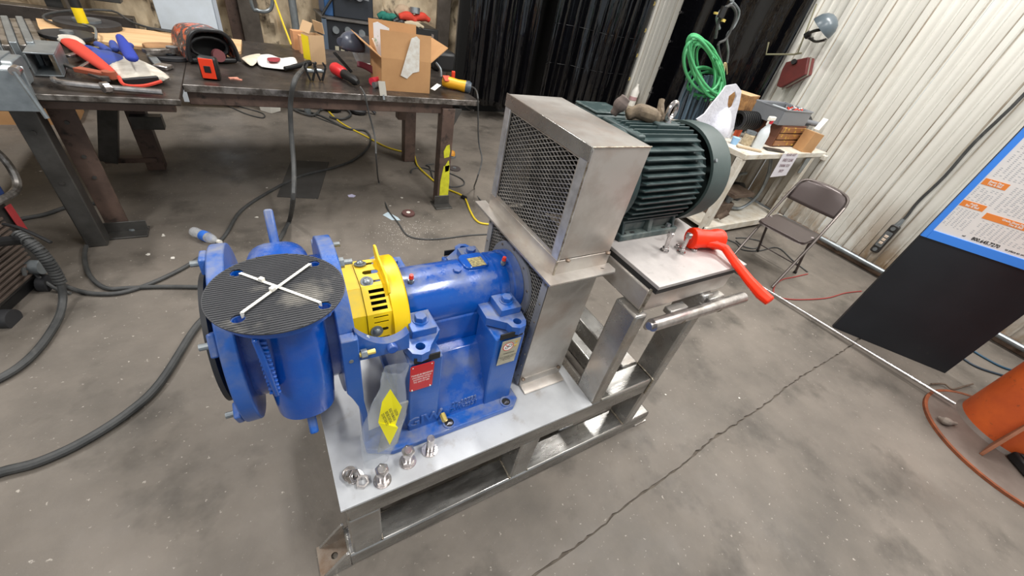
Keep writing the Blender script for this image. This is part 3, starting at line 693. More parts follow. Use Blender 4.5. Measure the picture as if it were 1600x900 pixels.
ey.cyl((1.145, MY-.01, MZ+.172), (1.145, MY-.01, MZ+.188), .013, .010, 14)
tag(make('eye_bolt', ey, chrome, mo), 'bright steel lifting eye', None)
jb = make('terminal_box', MB().box((.985, MY+.15, 1.16), (1.13, MY+.285, 1.345)), motor_m, mo, bevel=.01)
make('lid', MB().box((.985, MY+.155, 1.345), (1.13, MY+.28, 1.353)), mat('terminal_lid', (40,58,58), .4, c2=(96,108,106), scale=30, lo=.5, hi=.7), jb, bevel=.006)
# crumpled gloves / rag on top of the motor
gl = thing('work_glove', 'dirty brown leather glove lying on the motor behind its eye bolt', 'glove', (1.08, .93, 1.37))
gm = mat('dirty_leather', (134,118,96), .8, c2=(84,72,60), scale=22, bump=.3, bscale=60)
make('palm', MB().tube([(1.02, .955, 1.372), (1.05, .94, 1.392), (1.09, .92, 1.388), (1.12, .905, 1.378)], [.020, .026, .026, .018], 10), gm, gl, sub=1)
make('cuff', MB().tube([(.99, .985, 1.366), (1.0, .975, 1.40), (1.01, .97, 1.425)], [.014, .024, .018], 10), mat('grey_suede', (104,92,86), .85), gl, sub=1)
for k in range(3): make('finger', MB().tube([(1.11, .915-.008*k, 1.376), (1.135, .905+.012*k, 1.382+.008*k), (1.135+.008*k, .93+.01*k, 1.405+.012*k)], .010, 8), gm, gl)

# ------------------------------------------------------------------ loose hardware
def hexbolt_up(x, y, z, h, r, hr, nut_z, lab, cat='bolt', washer=True, top_nut=True, head=True, name='hex_bolt', tilt=(0, 0), grp=None):
    t = thing(name, lab, cat, (x, y, z), grp); a = V((x, y, z)); d = V((tilt[0], tilt[1], 1)).normalized()
    if washer: make('washer', MB().ring(a+d*.001, a+d*.004, hr*1.28, r*1.1, 24), chrome, t)
    if head: make('head', MB().hexa(a+d*.004, a+d*.016, hr), chrome, t, bevel=.0015)
    make('shank', MB().cyl(a+d*.004, a+d*h, r, n=20), chrome, t, bevel=.001)
    if top_nut: make('nut', MB().lathe([(r*.85, 0), (hr, 0), (hr, .013), (r*1.05, .0145), (r*1.0, .010), (r*.9, .010)], a+d*nut_z, d, 6), chrome, t, bevel=.001)
    return t
hexbolt_up(.121, .553, .451, .070, .0120, .0200, .054, 'polished bolt with a nut threaded on top, standing nearest the flat washers')
hexbolt_up(.204, .578, .451, .070, .0120, .0200, .054, 'polished bolt with a nut on top, standing in the middle of the three')
hexbolt_up(.277, .587, .451, .072, .0120, .0200, .040, 'plain-ended polished bolt without a nut, furthest right on the deck plate', top_nut=False, head=False)
t = thing('hex_nut', 'shiny hex nut lying on the deck corner against a tilted washer', 'nut', (.066, .572, .451))
make('body', MB().lathe([(.0115, 0), (.0205, 0), (.0205, .016), (.0115, .016), (.0115, 0)], (.068, .570, .4515), (.1, -.2, 1), 6), chrome, t, bevel=.0012)
t = thing('hex_nut', 'second shiny hex nut tipped on its side by the deck corner', 'nut', (.05, .585, .451))
make('body', MB().lathe([(.0115, 0), (.0205, 0), (.0205, .016), (.0115, .016), (.0115, 0)], (.044, .590, .467), (.5, -.3, .55), 6), chrome, t, bevel=.0012)
tag(make('flat_washer', MB().ring((.056, .592, .452), (.0565, .591, .455), .021, .011, 24), chrome), 'flat shiny washer lying under the tipped nut on the deck corner', 'washer')
tag(make('flat_washer', MB().ring((.040, .605, .462), (.0415, .603, .4646), .021, .011, 24), chrome), 'shiny washer leaning up on the tipped nut', 'washer')
hexbolt_up(1.113, .669, 1.023, .075, .0065, .0115, .060, 'slim bolt standing head down on the motor platform, further from the mallet', tilt=(-.12, .02))
hexbolt_up(1.174, .646, 1.023, .075, .0065, .0115, .060, 'slim bolt standing head down on the motor platform against the mallet head', tilt=(-.02, .02))
def flatnut(x, y, lab):
    t = thing('hex_nut', lab, 'nut', (x, y, 1.023)); make('body', MB().lathe([(.0062, 0), (.011, 0), (.011, .009), (.0062, .009), (.0062, 0)], (x, y, 1.0235), (0, 0, 1), 6), chrome, t, bevel=.001)
flatnut(1.236, .640, 'small loose nut lying flat beside the mallet handle'); flatnut(1.185, .672, 'small loose nut half hidden behind the slim bolt near the mallet face')
# metal shaving curls on the platform are left as scuffs in the material

# mallet
ml = thing('dead_blow_mallet', 'bright orange dead blow mallet resting on the motor platform edge', 'mallet', (1.28, .66, 1.023))
h0, h1 = V((1.222, .668, 1.060)), V((1.345, .628, 1.062)); hd = (h1-h0).normalized()
make('head', MB().lathe([(.030, 0), (.0365, .004), (.0375, .022), (.033, .042), (.032, .085), (.0375, .106), (.0365, .125), (.030, .130)], h0, hd, 16), orange, ml, smooth=50, bevel=.001)
make('striking_face', MB().lathe([(.0, -.0015), (.022, -.0015), (.024, 0)], h0, hd, 16), orange, ml)
hm = h0.lerp(h1, .5)
pth = [hm+V((.0, -.0, -.004)), pt(1133, 388, 2, 1.055), pt(1150, 412, 2, 1.040), pt(1172, 440, 2, 1.025), pt(1190, 460, 2, 1.014), pt(1203, 471, 2, 1.010)]
hb = MB()
secs = [(.030, .020), (.017, .015), (.0155, .014), (.0165, .0145), (.019, .016), (.023, .018), (.021, .016)]
P = [hm+V((0, -.010, -.004)), hm+(pth[1]-hm)*.6, pth[1], pth[2], pth[3], pth[4], pth[5]]
vs = []; n = 8
for i, p in enumerate(P):
    d = (P[min(i+1, len(P)-1)]-P[max(i-1, 0)]).normalized(); sd = d.cross(V((0, 0, 1))).normalized(); up = sd.cross(d)
    for k in range(n):
        a = 2*pi*(k+.5)/n; vs.append(p+sd*secs[i][0]*cos(a)+up*secs[i][1]*sin(a))
hb.add(vs, [(i*n+k, i*n+(k+1) % n, (i+1)*n+(k+1) % n, (i+1)*n+k) for i in range(len(P)-1) for k in range(n)]+[tuple(range(n))[::-1], tuple(range((len(P)-1)*n, len(P)*n))])
make('handle', hb, orange, ml, smooth=30, bevel=.003)

# document bag with yellow tag under the saddle
bagm = mat('clear_polythene', (214,220,228), .16, alpha=.24, c2=(188,196,206), scale=30, bump=.5, bscale=26)
bt = thing('document_bag', 'clear crumpled plastic bag with a yellow label standing between pump leg and pedestal', 'bag', (.15, .62, .452))
def bagf(u, v):
    z = .455+.35*v; wdt = .034+.026*sin(pi*min(v*1.2, 1)); cxx = .118+.075*v; cy = .612+.050*v
    a = 2*pi*u; wob = .006*noise.noise(V((cos(a)*3, sin(a)*3, z*22)))
    return (cxx+(wdt+wob)*cos(a), cy+(.016+wob)*sin(a)+.006*noise.noise(V((u*6, z*14, 2))), z)
make('film', MB().grid(bagf, 40, 24), bagm, bt, smooth=60)
make('paperwork', MB().box((-.030, -.003, 0), (.030, .003, .21), frame((.158, .634, .47), (1, .1, 0), (0, 1, .0)) @ Matrix.Rotation(.16, 4, 'Y')), mat('grey_paper', (150,150,146), .7, c2=(120,122,120), scale=12), bt)
yl = MB(); Lm = []
c_ = [fl(612, 617, .0), 0]
ypl = lambda px, py, dy=0: pt(px, py, 1, .592+dy)
A, B, C_, D_, E_, F_ = ypl(610, 608), ypl(628, 636, .004), ypl(618, 664, .004), ypl(622, 668, -.004), ypl(609, 695, -.006), ypl(591, 660, -.010)
G_ = ypl(597, 628, -.006)
yl.add([A, B, C_, D_, E_, F_, G_], [(0, 1, 2, 6), (6, 2, 3, 5), (5, 3, 4)])
ytag = tag(make('label', yl, mat('yellow_label', (248,236,10), .4), bt, smooth=0, solid=.0006), 'bright yellow printed label', None)
ex = (F_-A).normalized(); exx = (E_-F_).normalized()
M = frame((B+F_)/2+V((-.001, -.006, .002)), exx, (B-G_))
make('lettering', MB().text('CAUTION\nREAD THE MANUAL\nBEFORE STARTING\nDO NOT RUN DRY', .0105, M, .00005, space=1.0, sx=.7, bold=.0001), ink, bt)

# floor things near the skid
t = thing('water_bottle', 'clear crushed water bottle with blue label lying on the floor', 'bottle', (-.43, 2.75, 0))
d0, d1 = fl(301, 361, .034), fl(340, 377, .030); dd = (d1-d0).normalized()
glass = mat('clear_plastic', (236,240,244), .06, bump=1, bscale=46, alpha=.34)
make('body', MB().lathe([(.0, 0), (.028, .003), (.032, .02), (.029, .05), (.032, .075), (.030, .10), (.032, .13), (.026, .16), (.013, .185), (.012, .20)], d0, dd, 18), glass, t, smooth=40)
make('label', MB().lathe([(.0325, .075), (.0328, .076), (.0328, .115), (.0325, .116)], d0, dd, 18, cap=False), mat('blue_label', (60,120,220), .4), t)
make('cap', MB().cyl(d0+dd*.198, d0+dd*.216, .0145, n=16), white_p, t)
def rubber_mat(pts, lab):
    P = [fl(*p) for p in pts]; mb = MB(); n_ = len(P)
    mb.add([(p.x, p.y, .001) for p in P]+[(p.x, p.y, .006) for p in P], [tuple(range(n_))[::-1], tuple(range(n_, 2*n_))]+[(i, (i+1) % n_, n_+(i+1) % n_, n_+i) for i in range(n_)])
    tag(make('floor_mat', mb, mat('floor_mat_rubber', (66,64,62), .7, c2=(54,52,50), scale=7)), lab, 'mat')
rubber_mat([(433, 308), (497, 311), (514, 254), (455, 251)], 'thin dark rubber mat on the floor beneath the bench')
def scrap(pts, m, lab, cat='paper', name='paper_scrap', h=.003):
    P = [fl(*p) for p in pts]; mb = MB(); n_ = len(P)
    mb.add([(p.x, p.y, .001+h*(i % 2)) for i, p in enumerate(P)], [tuple(range(n_))])
    tag(make(name, mb, m, solid=.0008, smooth=0), lab, cat)
scrap([(598, 336), (606, 332), (622, 340), (626, 345), (612, 344)], mat('pale_blue_paper', (180,196,204), .6), 'folded pale blue paper scrap on the floor beside the loose grinding disc')
scrap([(543, 305), (550, 304), (556, 306), (553, 309), (545, 308)], mat('lilac_paper', (196,192,220), .6), 'small lilac paper scrap on the floor beyond the pump')
p = fl(638, 335)
t = thing('grinding_disc', 'brown grinding wheel lying on the floor next to the pale blue paper', 'disc', p)
make('wheel', MB().lathe([(.012, 0), (.05, 0), (.052, .008), (.050, .018), (.03, .022), (.012, .016), (.012, 0)], p+V((0, 0, .001)), (0, 0, 1), 28), mat('abrasive_brown', (92,62,58), .8), t)
make('hub', MB().cyl(p+V((0, 0, .016)), p+V((0, 0, .021)), .016, n=16), white_p, t)
p = fl(710, 264)
t = thing('grinding_disc', 'dark grinding wheel on the floor right of the yellow-painted bench leg', 'disc', p)
make('wheel', MB().lathe([(.012, 0), (.062, 0), (.064, .006), (.06, .012), (.03, .012), (.012, .010), (.012, 0)], p+V((0, 0, .001)), (0, 0, 1), 28), mat('abrasive_dark', (62,54,52), .8), t)
make('hub', MB().cyl(p+V((0, 0, .012)), p+V((0, 0, .016)), .018, n=16), galv, t)
p = fl(704, 245)
t = thing('tape_roll', 'small orange cup brush with a metal rim on the floor beyond the yellow leg', 'brush', p)
make('body', MB().lathe([(0, .07), (.03, .068), (.042, .045), (.045, .02)], p, (.2, .1, 1), 16), mat('brush_orange', (206,140,40), .5), t)
make('rim', MB().ring(p+V((.004, 0, .001)), p+V((.004, 0, .02)), .055, .04, 20), galv, t)
rnd = random.Random(11)
CH_L = ('left of the water bottle, higher one', 'between the water bottle and the pump', 'on the dark mat beneath the bench', 'under the bench where the yellow cord starts', 'nearest the foot of the yellow-painted leg', 'just left of the brown grinding wheel', 'between the two right bench legs', 'above the pale blue paper', 'left of the water bottle, lower one', 'left of the square bench leg, far back', 'hidden beneath the seal guard shadow', 'beside the thick hanging lead', 'below the water bottle, by the cable loop', 'between the leg bracket and the water bottle', 'close in front of the skid bottom rail', 'right of the motor platform leg', 'right of the skid towards the long crack')
for k, (px, py, s_) in enumerate([(255, 369, .012), (402, 340, .018), (482, 252, .012), (573, 220, .01), (628, 309, .02), (654, 316, .015), (653, 234, .012), (610, 322, .012), (255, 367, .01), (64, 268, .01), (530, 520, .01), (417, 294, .012), (270, 403, .02), (232, 398, .016), (698, 800, .006), (1040, 617, .008), (1155, 622, .008)]):
    p = fl(px, py); mb = MB(); a = rnd.random()*3
    mb.add([(p.x+s_*rnd.uniform(.5, 1)*cos(a+q), p.y+s_*rnd.uniform(.4, 1)*sin(a+q), .001+.003*rnd.random()) for q in (0, 1.3, 2.6, 4, 5)], [(0, 1, 2, 3, 4)])
    o = make('debris_chip', mb, mat('chip', (214,208,198), .7), smooth=0, solid=.001) if k == 0 else make('debris_chip', mb, bpy.data.materials['chip'], smooth=0, solid=.001)
    tag(o, 'tiny pale debris chip on the floor '+CH_L[k], 'debris', 'debris chips scattered on the floor')
# rusty stain-free flat washer etc. stop here; fine grit near the paper
gt = MB(); rnd = random.Random(5)
for k in range(260):
    p = fl(rnd.gauss(634, 28), rnd.gauss(362, 12)); s_ = rnd.uniform(.0015, .0035)
    gt.add([(p.x-s_, p.y, .0005), (p.x+s_, p.y-s_*.3, .0005), (p.x, p.y+s_, .002)], [(0, 1, 2)])
tag(make('metal_grit', gt, mat('grit', (196,190,180), .6), smooth=0), 'scatter of pale metal grit on the concrete floor', 'grit', kind='stuff')

# ------------------------------------------------------------------ cables
def cable(pxs, r, lab, name='floor_cable', cat='cable', m=None, z=None, extra=(), pre=(), n=10, grp=None, root=False):
    P = [V(p) for p in pre]+[fl(px, py, (r+.001) if z is None else z) for px, py in pxs]+[V(p) for p in extra]
    o = make(name, MB().tube(P, r, n, 5), m or cable_m); return tag(o, lab, cat, grp)
TZ = .872
def tp(px, py, z=TZ): return fl(px, py, z)
cable([(-60, 762), (0, 738), (60, 722), (130, 690), (200, 645), (250, 598), (300, 520), (322, 494), (350, 462), (375, 440)], .017, 'thick grey welding cable sweeping from the lower left towards the pump')
cable([(180, 320), (150, 318), (110, 322), (70, 335), (34, 342), (-30, 360)], .012, 'black cable on the floor running behind the front bench leg to the welder')
cable([(-20, 375), (20, 405), (60, 425), (110, 450), (150, 459), (200, 455), (260, 432), (310, 404), (350, 370), (376, 330), (420, 300), (470, 275), (520, 262), (555, 248), (578, 225), (572, 205), (540, 200), (500, 180), (460, 170), (425, 160)], .011, 'long dark cable crossing the floor from the welder under the bench')
cable([(168, 372), (140, 378), (132, 400), (140, 430), (165, 450), (200, 450), (250, 448), (322, 449), (380, 452)], .011, 'grey cable making a loop from the square bench leg to the pump')
a0 = tp(484, 100, .93)
P = [tp(480, 98, .90), tp(474, 108, .905), pt(461, 125, 1, 2.86), pt(454, 160, 1, 2.85), pt(455, 205, 1, 2.83), pt(459, 262, 1, 2.72), pt(458, 310, 1, 2.5), fl(452, 345, .02), fl(438, 372, .018), fl(430, 388, .018)]
t = thing('electrode_holder', 'black welding stinger lying on the bench with its thick lead hanging to the floor', 'welding tool', tp(470, 105))
make('lead', MB().tube(P, .0145, 10, 6), cable_m, t)
make('handle', MB().tube([tp(484, 98, .905), tp(465, 103, .90), tp(445, 107, .895)], [.02, .016, .013], 10), black, t)
# grinder cords
tag(make('grinder_cord', MB().tube([tp(563, 136, .90), pt(570, 148, 1, 2.84), pt(576, 175, 1, 2.84), pt(586, 215, 1, 2.80), pt(588, 250, 1, 2.6), fl(592, 285, .008), fl(605, 325, .006), fl(622, 348, .006), fl(637, 368, .006), fl(665, 374, .006), fl(700, 372, .006), fl(730, 368, .006), fl(765, 366, .006), fl(800, 366, .006)], .0058, 8), cable_m), 'thin grey cord from the red grinder down to the floor and past the guard', 'cord')
tag(make('grinder_cord', MB().tube([tp(724, 136, .90), tp(738, 136, .89), pt(746, 147, 1, 2.9), pt(747, 180, 1, 2.9), pt(748, 222, 1, 2.9), pt(753, 250, 1, 2.8), pt(745, 280, 1, 2.6), fl(741, 295, .007), fl(750, 312, .006), fl(775, 330, .006)], .0058, 8), cable_m), 'thin black cord hanging off the right end of the bench', 'cord')
yc_ = [(502, 157), (510, 170), (528, 188), (545, 199), (570, 212), (600, 228), (625, 236), (645, 240), (652, 258), (668, 274), (690, 292), (705, 298), (725, 308), (735, 330), (745, 345), (760, 350), (800, 352)]
e = thing('extension_cord', 'yellow extension cord running over the floor below the bench', 'cord', fl(645, 240))
make('cord', MB().tube([fl(a, b, .009) for a, b in yc_], .008, 8, 5), ycable, e)
make('plug', MB().cyl(fl(722, 307, .014), fl(728, 310, .014), .018, n=12), black, e)
cable([(642, 270), (645, 264), (660, 262), (680, 268), (700, 270), (722, 280), (724, 289), (705, 292), (680, 285), (672, 262), (666, 258), (678, 256)], .006, 'thin black cord coiled loosely around the yellow-painted leg foot')
cable([(310, 155), (330, 158), (355, 165), (385, 178), (410, 184), (412, 178), (395, 172), (350, 160)], .006, 'thin black cord under the middle of the bench')
cable([(430, 165), (470, 172), (500, 185), (540, 200)], .006, 'thin black cord beside the yellow cord under the bench')
0 and cable([(1340, 390), (1290, 383), (1240, 395), (1232, 402), (1225, 440), (1214, 452), (1207, 460), (1215, 480)], .006, 'thin red cord snaking behind the folding chair', m=mat('red_cord', (150,50,50), .5)) if False else None
rc = mat('red_cord', (150,56,52), .5)
cable([(1262, 428), (1240, 433), (1222, 437), (1210, 448), (1212, 462), (1240, 468), (1290, 466), (1320, 458), (1346, 455)], .005, 'thin dark red cord snaking on the floor in front of the chair', m=rc)
cable([(1130, 372), (1150, 380), (1160, 390), (1185, 392), (1215, 387), (1240, 408), (1262, 425)], .006, 'thin black cord tangled under the folding chair')
cable([(1150, 372), (1165, 372), (1190, 378), (1180, 388), (1162, 385), (1150, 376)], .006, 'black cord loop under the white shelf')
for k, (pp0, lab) in enumerate([([(1495, 553), (1520, 570), (1545, 580), (1580, 590)], 'blue-black cable emerging behind the black board, nearer the post'), ([(1512, 543), (1540, 560), (1570, 575), (1610, 585)], 'teal cable emerging behind the black board, above the other'), ([(1555, 510), (1590, 527), (1640, 550)], 'black cable running along the foot of the ribbed wall')]):
    cable(pp0, .008, lab, m=mat('teal_cable_%d' % k, ((44,58,70), (36,76,100), (38,38,40))[k], .5))
# bright rod on the floor
a, b = fl(1150, 424, .014), fl(1492, 631, .05)
tag(make('steel_rod', MB().cyl(a, b, .011, n=14), chrome), 'long bright steel rod lying from the skid to the orange post', 'rod')
# ------------------------------------------------------------------ workbench
wb = thing('workbench', 'long dark steel welding bench with a stepped front edge', 'workbench', (.3, 3.4, 0))
TT = .87
make('bench_top', MB().box((-.325, 2.90, .835), (1.485, 4.22, TT)), darksteel, wb, bevel=.003)
make('bench_top', MB().box((-1.60, 2.63, .838), (-.327, 4.15, TT-.0005)), darksteel, wb, bevel=.003)
make('edge_strip', MB().box((-.325, 2.894, .833), (1.487, 2.900, TT+.001)), edge_steel, wb, bevel=.002)
make('edge_strip', MB().box((-1.60, 2.622, .846), (-.322, 2.630, TT+.001)), edge_steel, wb, bevel=.002)
make('front_channel', MB().box((-.32, 2.935, .755), (1.29, 2.99, .835)), brown_leg, wb, bevel=.004)
make('front_channel', MB().box((-1.5, 2.68, .79), (-.36, 2.72, .838)), brown_leg, wb, bevel=.004)
def post(px0, px1, zt, w_, d, m, nm='leg'):
    pass
make('square_leg', MB().box((-.985, 2.74, 0), (-.895, 2.83, .84)), dark_leg, wb, bevel=.006)
make('leg', MB().prism([(-.905, .02), (-.80, .02), (-.80, .84), (-.905, .84)], 1, 2.885, 2.90), brown_leg, wb, bevel=.002)
make('leg', MB().box((-.905, 2.90, .02), (-.893, 2.97, .84)), brown_leg, wb, bevel=.002)
make('foot_bracket', MB().box((-.905, 2.80, 0), (-.72, 2.92, .012)).box((-.915, 2.875, 0), (-.72, 2.884, .075)), dark_leg, wb, bevel=.003)
make('foot_bolt', MB().lathe([(0, .012), (.016, .009), (.018, 0)], (-.80, 2.885, .012), (0, 0, 1), 10), galv, wb)
for z in (.36, .48, .66): make('bolt_head', MB().cyl((-.85, 2.878, z), (-.85, 2.886, z), .010, n=8), dark_leg, wb)
for z in (.30, .56): make('bolt_head', MB().cyl((-.94, 2.734, z+.1), (-.94, 2.741, z+.1), .010, n=8), dark_leg, wb)
make('rear_leg', MB().box((-.80, 3.78, 0), (-.69, 3.88, .838)), brown_leg, wb, bevel=.004)
make('rear_leg', MB().box((1.20, 3.82, 0), (1.31, 3.92, .838)), brown_leg, wb, bevel=.004)
make('leg', MB().box((1.20, 2.905, .015), (1.30, 3.0, .80)), brown_leg, wb, bevel=.004)
make('foot_bracket', MB().box((1.165, 2.82, 0), (1.315, 2.97, .010)).box((1.175, 2.895, 0), (1.31, 2.905, .09)), dark_leg, wb, bevel=.003)
make('brace', MB().bar((-.77, 3.77, .78), (-.99, 3.77, .09), .10, .085, up=(0, 1, 0)), dark_leg, wb, bevel=.003)
make('brace', MB().bar((-1.02, 3.80, .085), (-.72, 3.80, .085), .07, .035), brown_leg, wb, bevel=.003)
make('stub_tube', MB().box((-.78, 3.72, .33), (-.60, 3.80, .42)), dark_leg, wb, bevel=.004)
make('stub_tube', MB().box((1.13, 3.80, .42), (1.21, 3.89, .55)), brown_leg, wb, bevel=.003)
make('brace', MB().prism([(1.30, .66), (1.36, .78), (1.36, .80), (1.30, .80)], 1, 2.92, 2.99), dark_leg, wb, bevel=.003)
make('hook_rod', MB().tube([(1.40, 2.95, .82), (1.43, 2.97, .80), (1.46, 2.92, .79)], .008, 6), dark_leg, wb)
pm = MB()
rnd = random.Random(2)
for (z0, z1, a, b) in ((.42, .53, .03, .085), (.07, .36, .02, .10), (.30, .40, .05, .09)):
    pts = [(1.20+a+.008*rnd.random(), z0), (1.20+b-.006*rnd.random(), z0+.01), (1.20+b, (z0+z1)/2), (1.20+b-.01, z1), (1.20+a+.02, z1-.01), (1.20+a, (z0+z1)/2)]
    pm.prism(pts, 1, 2.9025, 2.905)
tag(make('paint_splash', pm, ypaint, wb, smooth=0), 'yellow paint on the front leg', None)

# --- things on the bench, left to right
t = thing('clamp_vise', 'grey steel clamp vise with a long handle at the left bench edge', 'vise', pt(20, 130, 2, TT))
b0 = tp(14, 130)
gv = mat('vise_grey', (136,142,144), .38, .4, c2=(108,114,118), scale=12)
make('jaw', MB().prism(rrect(2.66, .872, 2.82, .985, .03), 0, -1.22, -.865), gv, t, bevel=.006)
make('jaw_plate', MB().box((-1.25, 2.65, .975), (-.90, 2.82, .992)), gv, t, bevel=.003)
make('cheek', MB().prism([(2.600, .80), (2.618, .80), (2.655, .975), (2.63, .96)], 0, -1.2, -.83), gv, t, bevel=.004)
make('pivot_bolt', MB().cyl(pt(22, 112, 1, 2.58), pt(22, 112, 1, 2.58)+V((0, .04, 0)), .018, n=14), chrome, t)
make('handle', MB().tube([pt(22, 112, 1, 2.585), pt(74, 185, 1, 2.555)], .009, 8, 1), galv, t)
t = thing('square_tube_stub', 'short open square steel tube lying beside the vise', 'steel tube', tp(80, 120))
def sqtube(mb, c, L, w_, th, rz, rx=0):
    M = Matrix.Translation(V(c)) @ Matrix.Rotation(rz, 4, 'Z')
    h = w_/2
    for a, b in (((-h, 0, -h), (h, L, -h+th)), ((-h, 0, h-th), (h, L, h)), ((-h, 0, -h+th), (-h+th, L, h-th)), ((h-th, 0, -h+th), (h, L, h-th))): mb.box(a, b, M)
    return mb
make('tube', sqtube(MB(), (-.835, 2.90, TT+.052), .26, .102, .007, .10), galv, t, bevel=.002)
t = thing('steel_channel_bundle', 'bundle of ribbed steel channels lying behind the vise', 'steel stock', tp(30, 70))
c0, c1, c2 = fl(66, 66, TT+.11), fl(46, 26, TT+.11), fl(-60, 66, TT+.11)
for j in range(9):
    a_, b_ = c0.lerp(c2, j/9), c0.lerp(c2, (j+.985)/9); d_ = c1-c0; d_.z = 0
    P8 = [a_, b_, b_+d_, a_+d_]; h_ = .10+.012*(j % 2)
    make('channel', MB().add([(p.x, p.y, TT+.001) for p in P8]+[(p.x, p.y, TT+h_) for p in P8], [(0,1,2,3),(4,5,6,7),(0,1,5,4),(1,2,6,5),(2,3,7,6),(3,0,4,7)]), galv if j % 2 else edge_steel, t, bevel=.004)
# glove pair
gt_ = thing('welding_glove', 'blue palmed welding glove with a pale cuff and red piping on the bench', 'glove', tp(215, 130))
blu = mat('blue_suede', (44,66,150), .85, c2=(60,74,120), scale=20); pale = mat('pale_suede', (206,200,188), .85, c2=(168,160,146), scale=14)
redp = mat('red_suede', (196,60,42), .8)
def blob(px0, px1, w0, w1, h, name, m, par, lift=0.0, n=10, sub=1):
    a, b = tp(*px0, TT+h*.5+lift), tp(*px1, TT+h*.5+lift); d = (b-a).normalized(); s_ = d.cross(V((0, 0, 1))).normalized()
    vs = []; N_ = 6
    for i in range(N_+1):
        f_ = i/N_; c = a.lerp(b, f_); wd_ = (w0*(1-f_)+w1*f_)*(.72+.28*sin(pi*min(1, .15+f_*.7))); hh = h*.5*(.7+.3*sin(pi*f_))
        for k in range(n):
            g = 2*pi*k/n; vs.append(c+s_*(wd_/2*cos(g))+V((0, 0, hh*sin(g)))+d*.0)
    return make(name, MB().add(vs, [(i*n+k, i*n+(k+1) % n, (i+1)*n+(k+1) % n, (i+1)*n+k) for i in range(N_) for k in range(n)]+[tuple(range(n))[::-1], tuple(range(N_*n, N_*n+n))]), m, par, sub=sub, smooth=60)
blob((190, 92), (232, 125), .16, .26, .06, 'cuff', pale, gt_)
blob((150, 82), (205, 108), .17, .15, .06, 'palm', blu, gt_)
for p0, p1 in (((160, 85), (133, 74)), ((170, 80), (150, 68)), ((180, 78), (176, 66)), ((192, 80), (205, 70))): blob(p0, p1, .05, .04, .045, 'finger', blu, gt_, .01)
blob((208, 94), (186, 56), .07, .045, .05, 'thumb', mat('bright_blue_cloth', (28,52,150), .7), gt_, .09)
make('cuff_opening', MB().bar(tp(192, 129, TT+.022), tp(248, 124, TT+.03), .02, .035), black, gt_, bevel=.005)
make('piping', MB().tube([tp(186, 120, TT+.05), tp(195, 133, TT+.03), tp(225, 134, TT+.02), tp(252, 127, TT+.03)], .008, 6), redp, gt_)
g2 = thing('welding_glove', 'red gauntlet glove lying under the blue one, cuff towards the vise', 'glove', tp(130, 85))
blob((104, 62), (180, 118), .10, .05, .05, 'gauntlet', redp, g2, .02); blob((103, 58), (120, 70), .13, .10, .05, 'cuff_edge', pale, g2, .0)
t = thing('breaker_bar', 'long chrome socket bar lying along the bench front edge', 'wrench', tp(170, 135))
make('bar', MB().tube([tp(84, 124, TT+.03), tp(95, 129, TT+.03), tp(160, 136, TT+.025), tp(254, 144, TT+.02)], .014, 10), chrome, t)
make('socket', MB().cyl(tp(160, 137, TT+.03), tp(170, 136, TT+.03), .024, n=14), chrome, t)
t = thing('adjustable_wrench', 'steel adjustable wrench lying beyond the glove cuff', 'wrench', tp(245, 100))
make('handle', MB().bar(tp(235, 86, TT+.012), tp(250, 104, TT+.012), .04, .016), galv, t, bevel=.003)
make('jaw', MB().box((-.03, -.035, 0), (.045, .035, .022), frame(tp(254, 107, TT), (1, -.5, 0), (0, 1, 0))), chrome, t, bevel=.006)
for k, (a, b, r, lb) in enumerate((((98, 100), (165, 124), .012, 'dark flat bar among the tools beside the open tube'), ((105, 88), (150, 78), .014, 'chrome ratchet handle behind the open tube'), ((120, 108), (172, 118), .02, 'rusty red file lying between the tools'), ((124, 106), (148, 92), .008, 'thin bright rod among the tools'), ((225, 80), (270, 79), .022, 'grey steel bar lying behind the blue glove'))):
    t = thing('hand_tool', lb, 'tool', tp(*a)); p0, p1 = tp(*a, TT+.03+.004*k), tp(*b, TT+.03+.004*k)
    mm_ = (dark_leg, chrome, mat('rusty_red', (150,76,52), .7), chrome, edge_steel)[k]
    make('shaft', MB().bar(p0, p1, r*2, r), mm_, t, bevel=.002); make('end', MB().cyl(p1-V((0, 0, r*.6)), p1+V((0, 0, r)), r*1.4, n=12), mm_, t)
# plywood and discs
pw = MB(); P = [(62, 46), (58, 33), (150, 18), (377, 60), (377, 84), (330, 92), (225, 78), (150, 68), (75, 66)]
P = [tp(*p) for p in P]; P = [V((p.x, min(p.y, 4.14), 0)) for p in P]
pw.add([(p.x, p.y, TT+.0005) for p in P]+[(p.x, p.y, TT+.018) for p in P], [tuple(range(len(P))), tuple(range(len(P), 2*len(P)))]+[(i, (i+1) % len(P), len(P)+(i+1) % len(P), len(P)+i) for i in range(len(P))])
tag(make('plywood_sheet', pw, ply), 'sheet of pale plywood lying on the back of the bench', 'board')
def disc(px, r, lab, z=TT+.019, h=.02, hub=.03, name='abrasive_disc'):
    p = fl(px[0], px[1], z); t = thing(name, lab, 'disc', p)
    make('wheel', MB().lathe([(.012, 0), (r, 0), (r, h), (.012, h), (.012, 0)], p, (0, 0, 1), 36), black_r2, t, bevel=.002)
    make('hub', MB().cyl(p+V((0, 0, h)), p+V((0, 0, h+.014)), hub, n=20), galv, t); return t
disc((140, 42), .165, 'large black magnetic base disc holding the striped pole', h=.03, hub=.07, name='pole_base')
pp_ = fl(130, 36, TT+.05); t = thing('striped_pole', 'yellow and black striped pole standing on the round base', 'pole', pp_)
top = pp_+V((-.02, .05, .65))
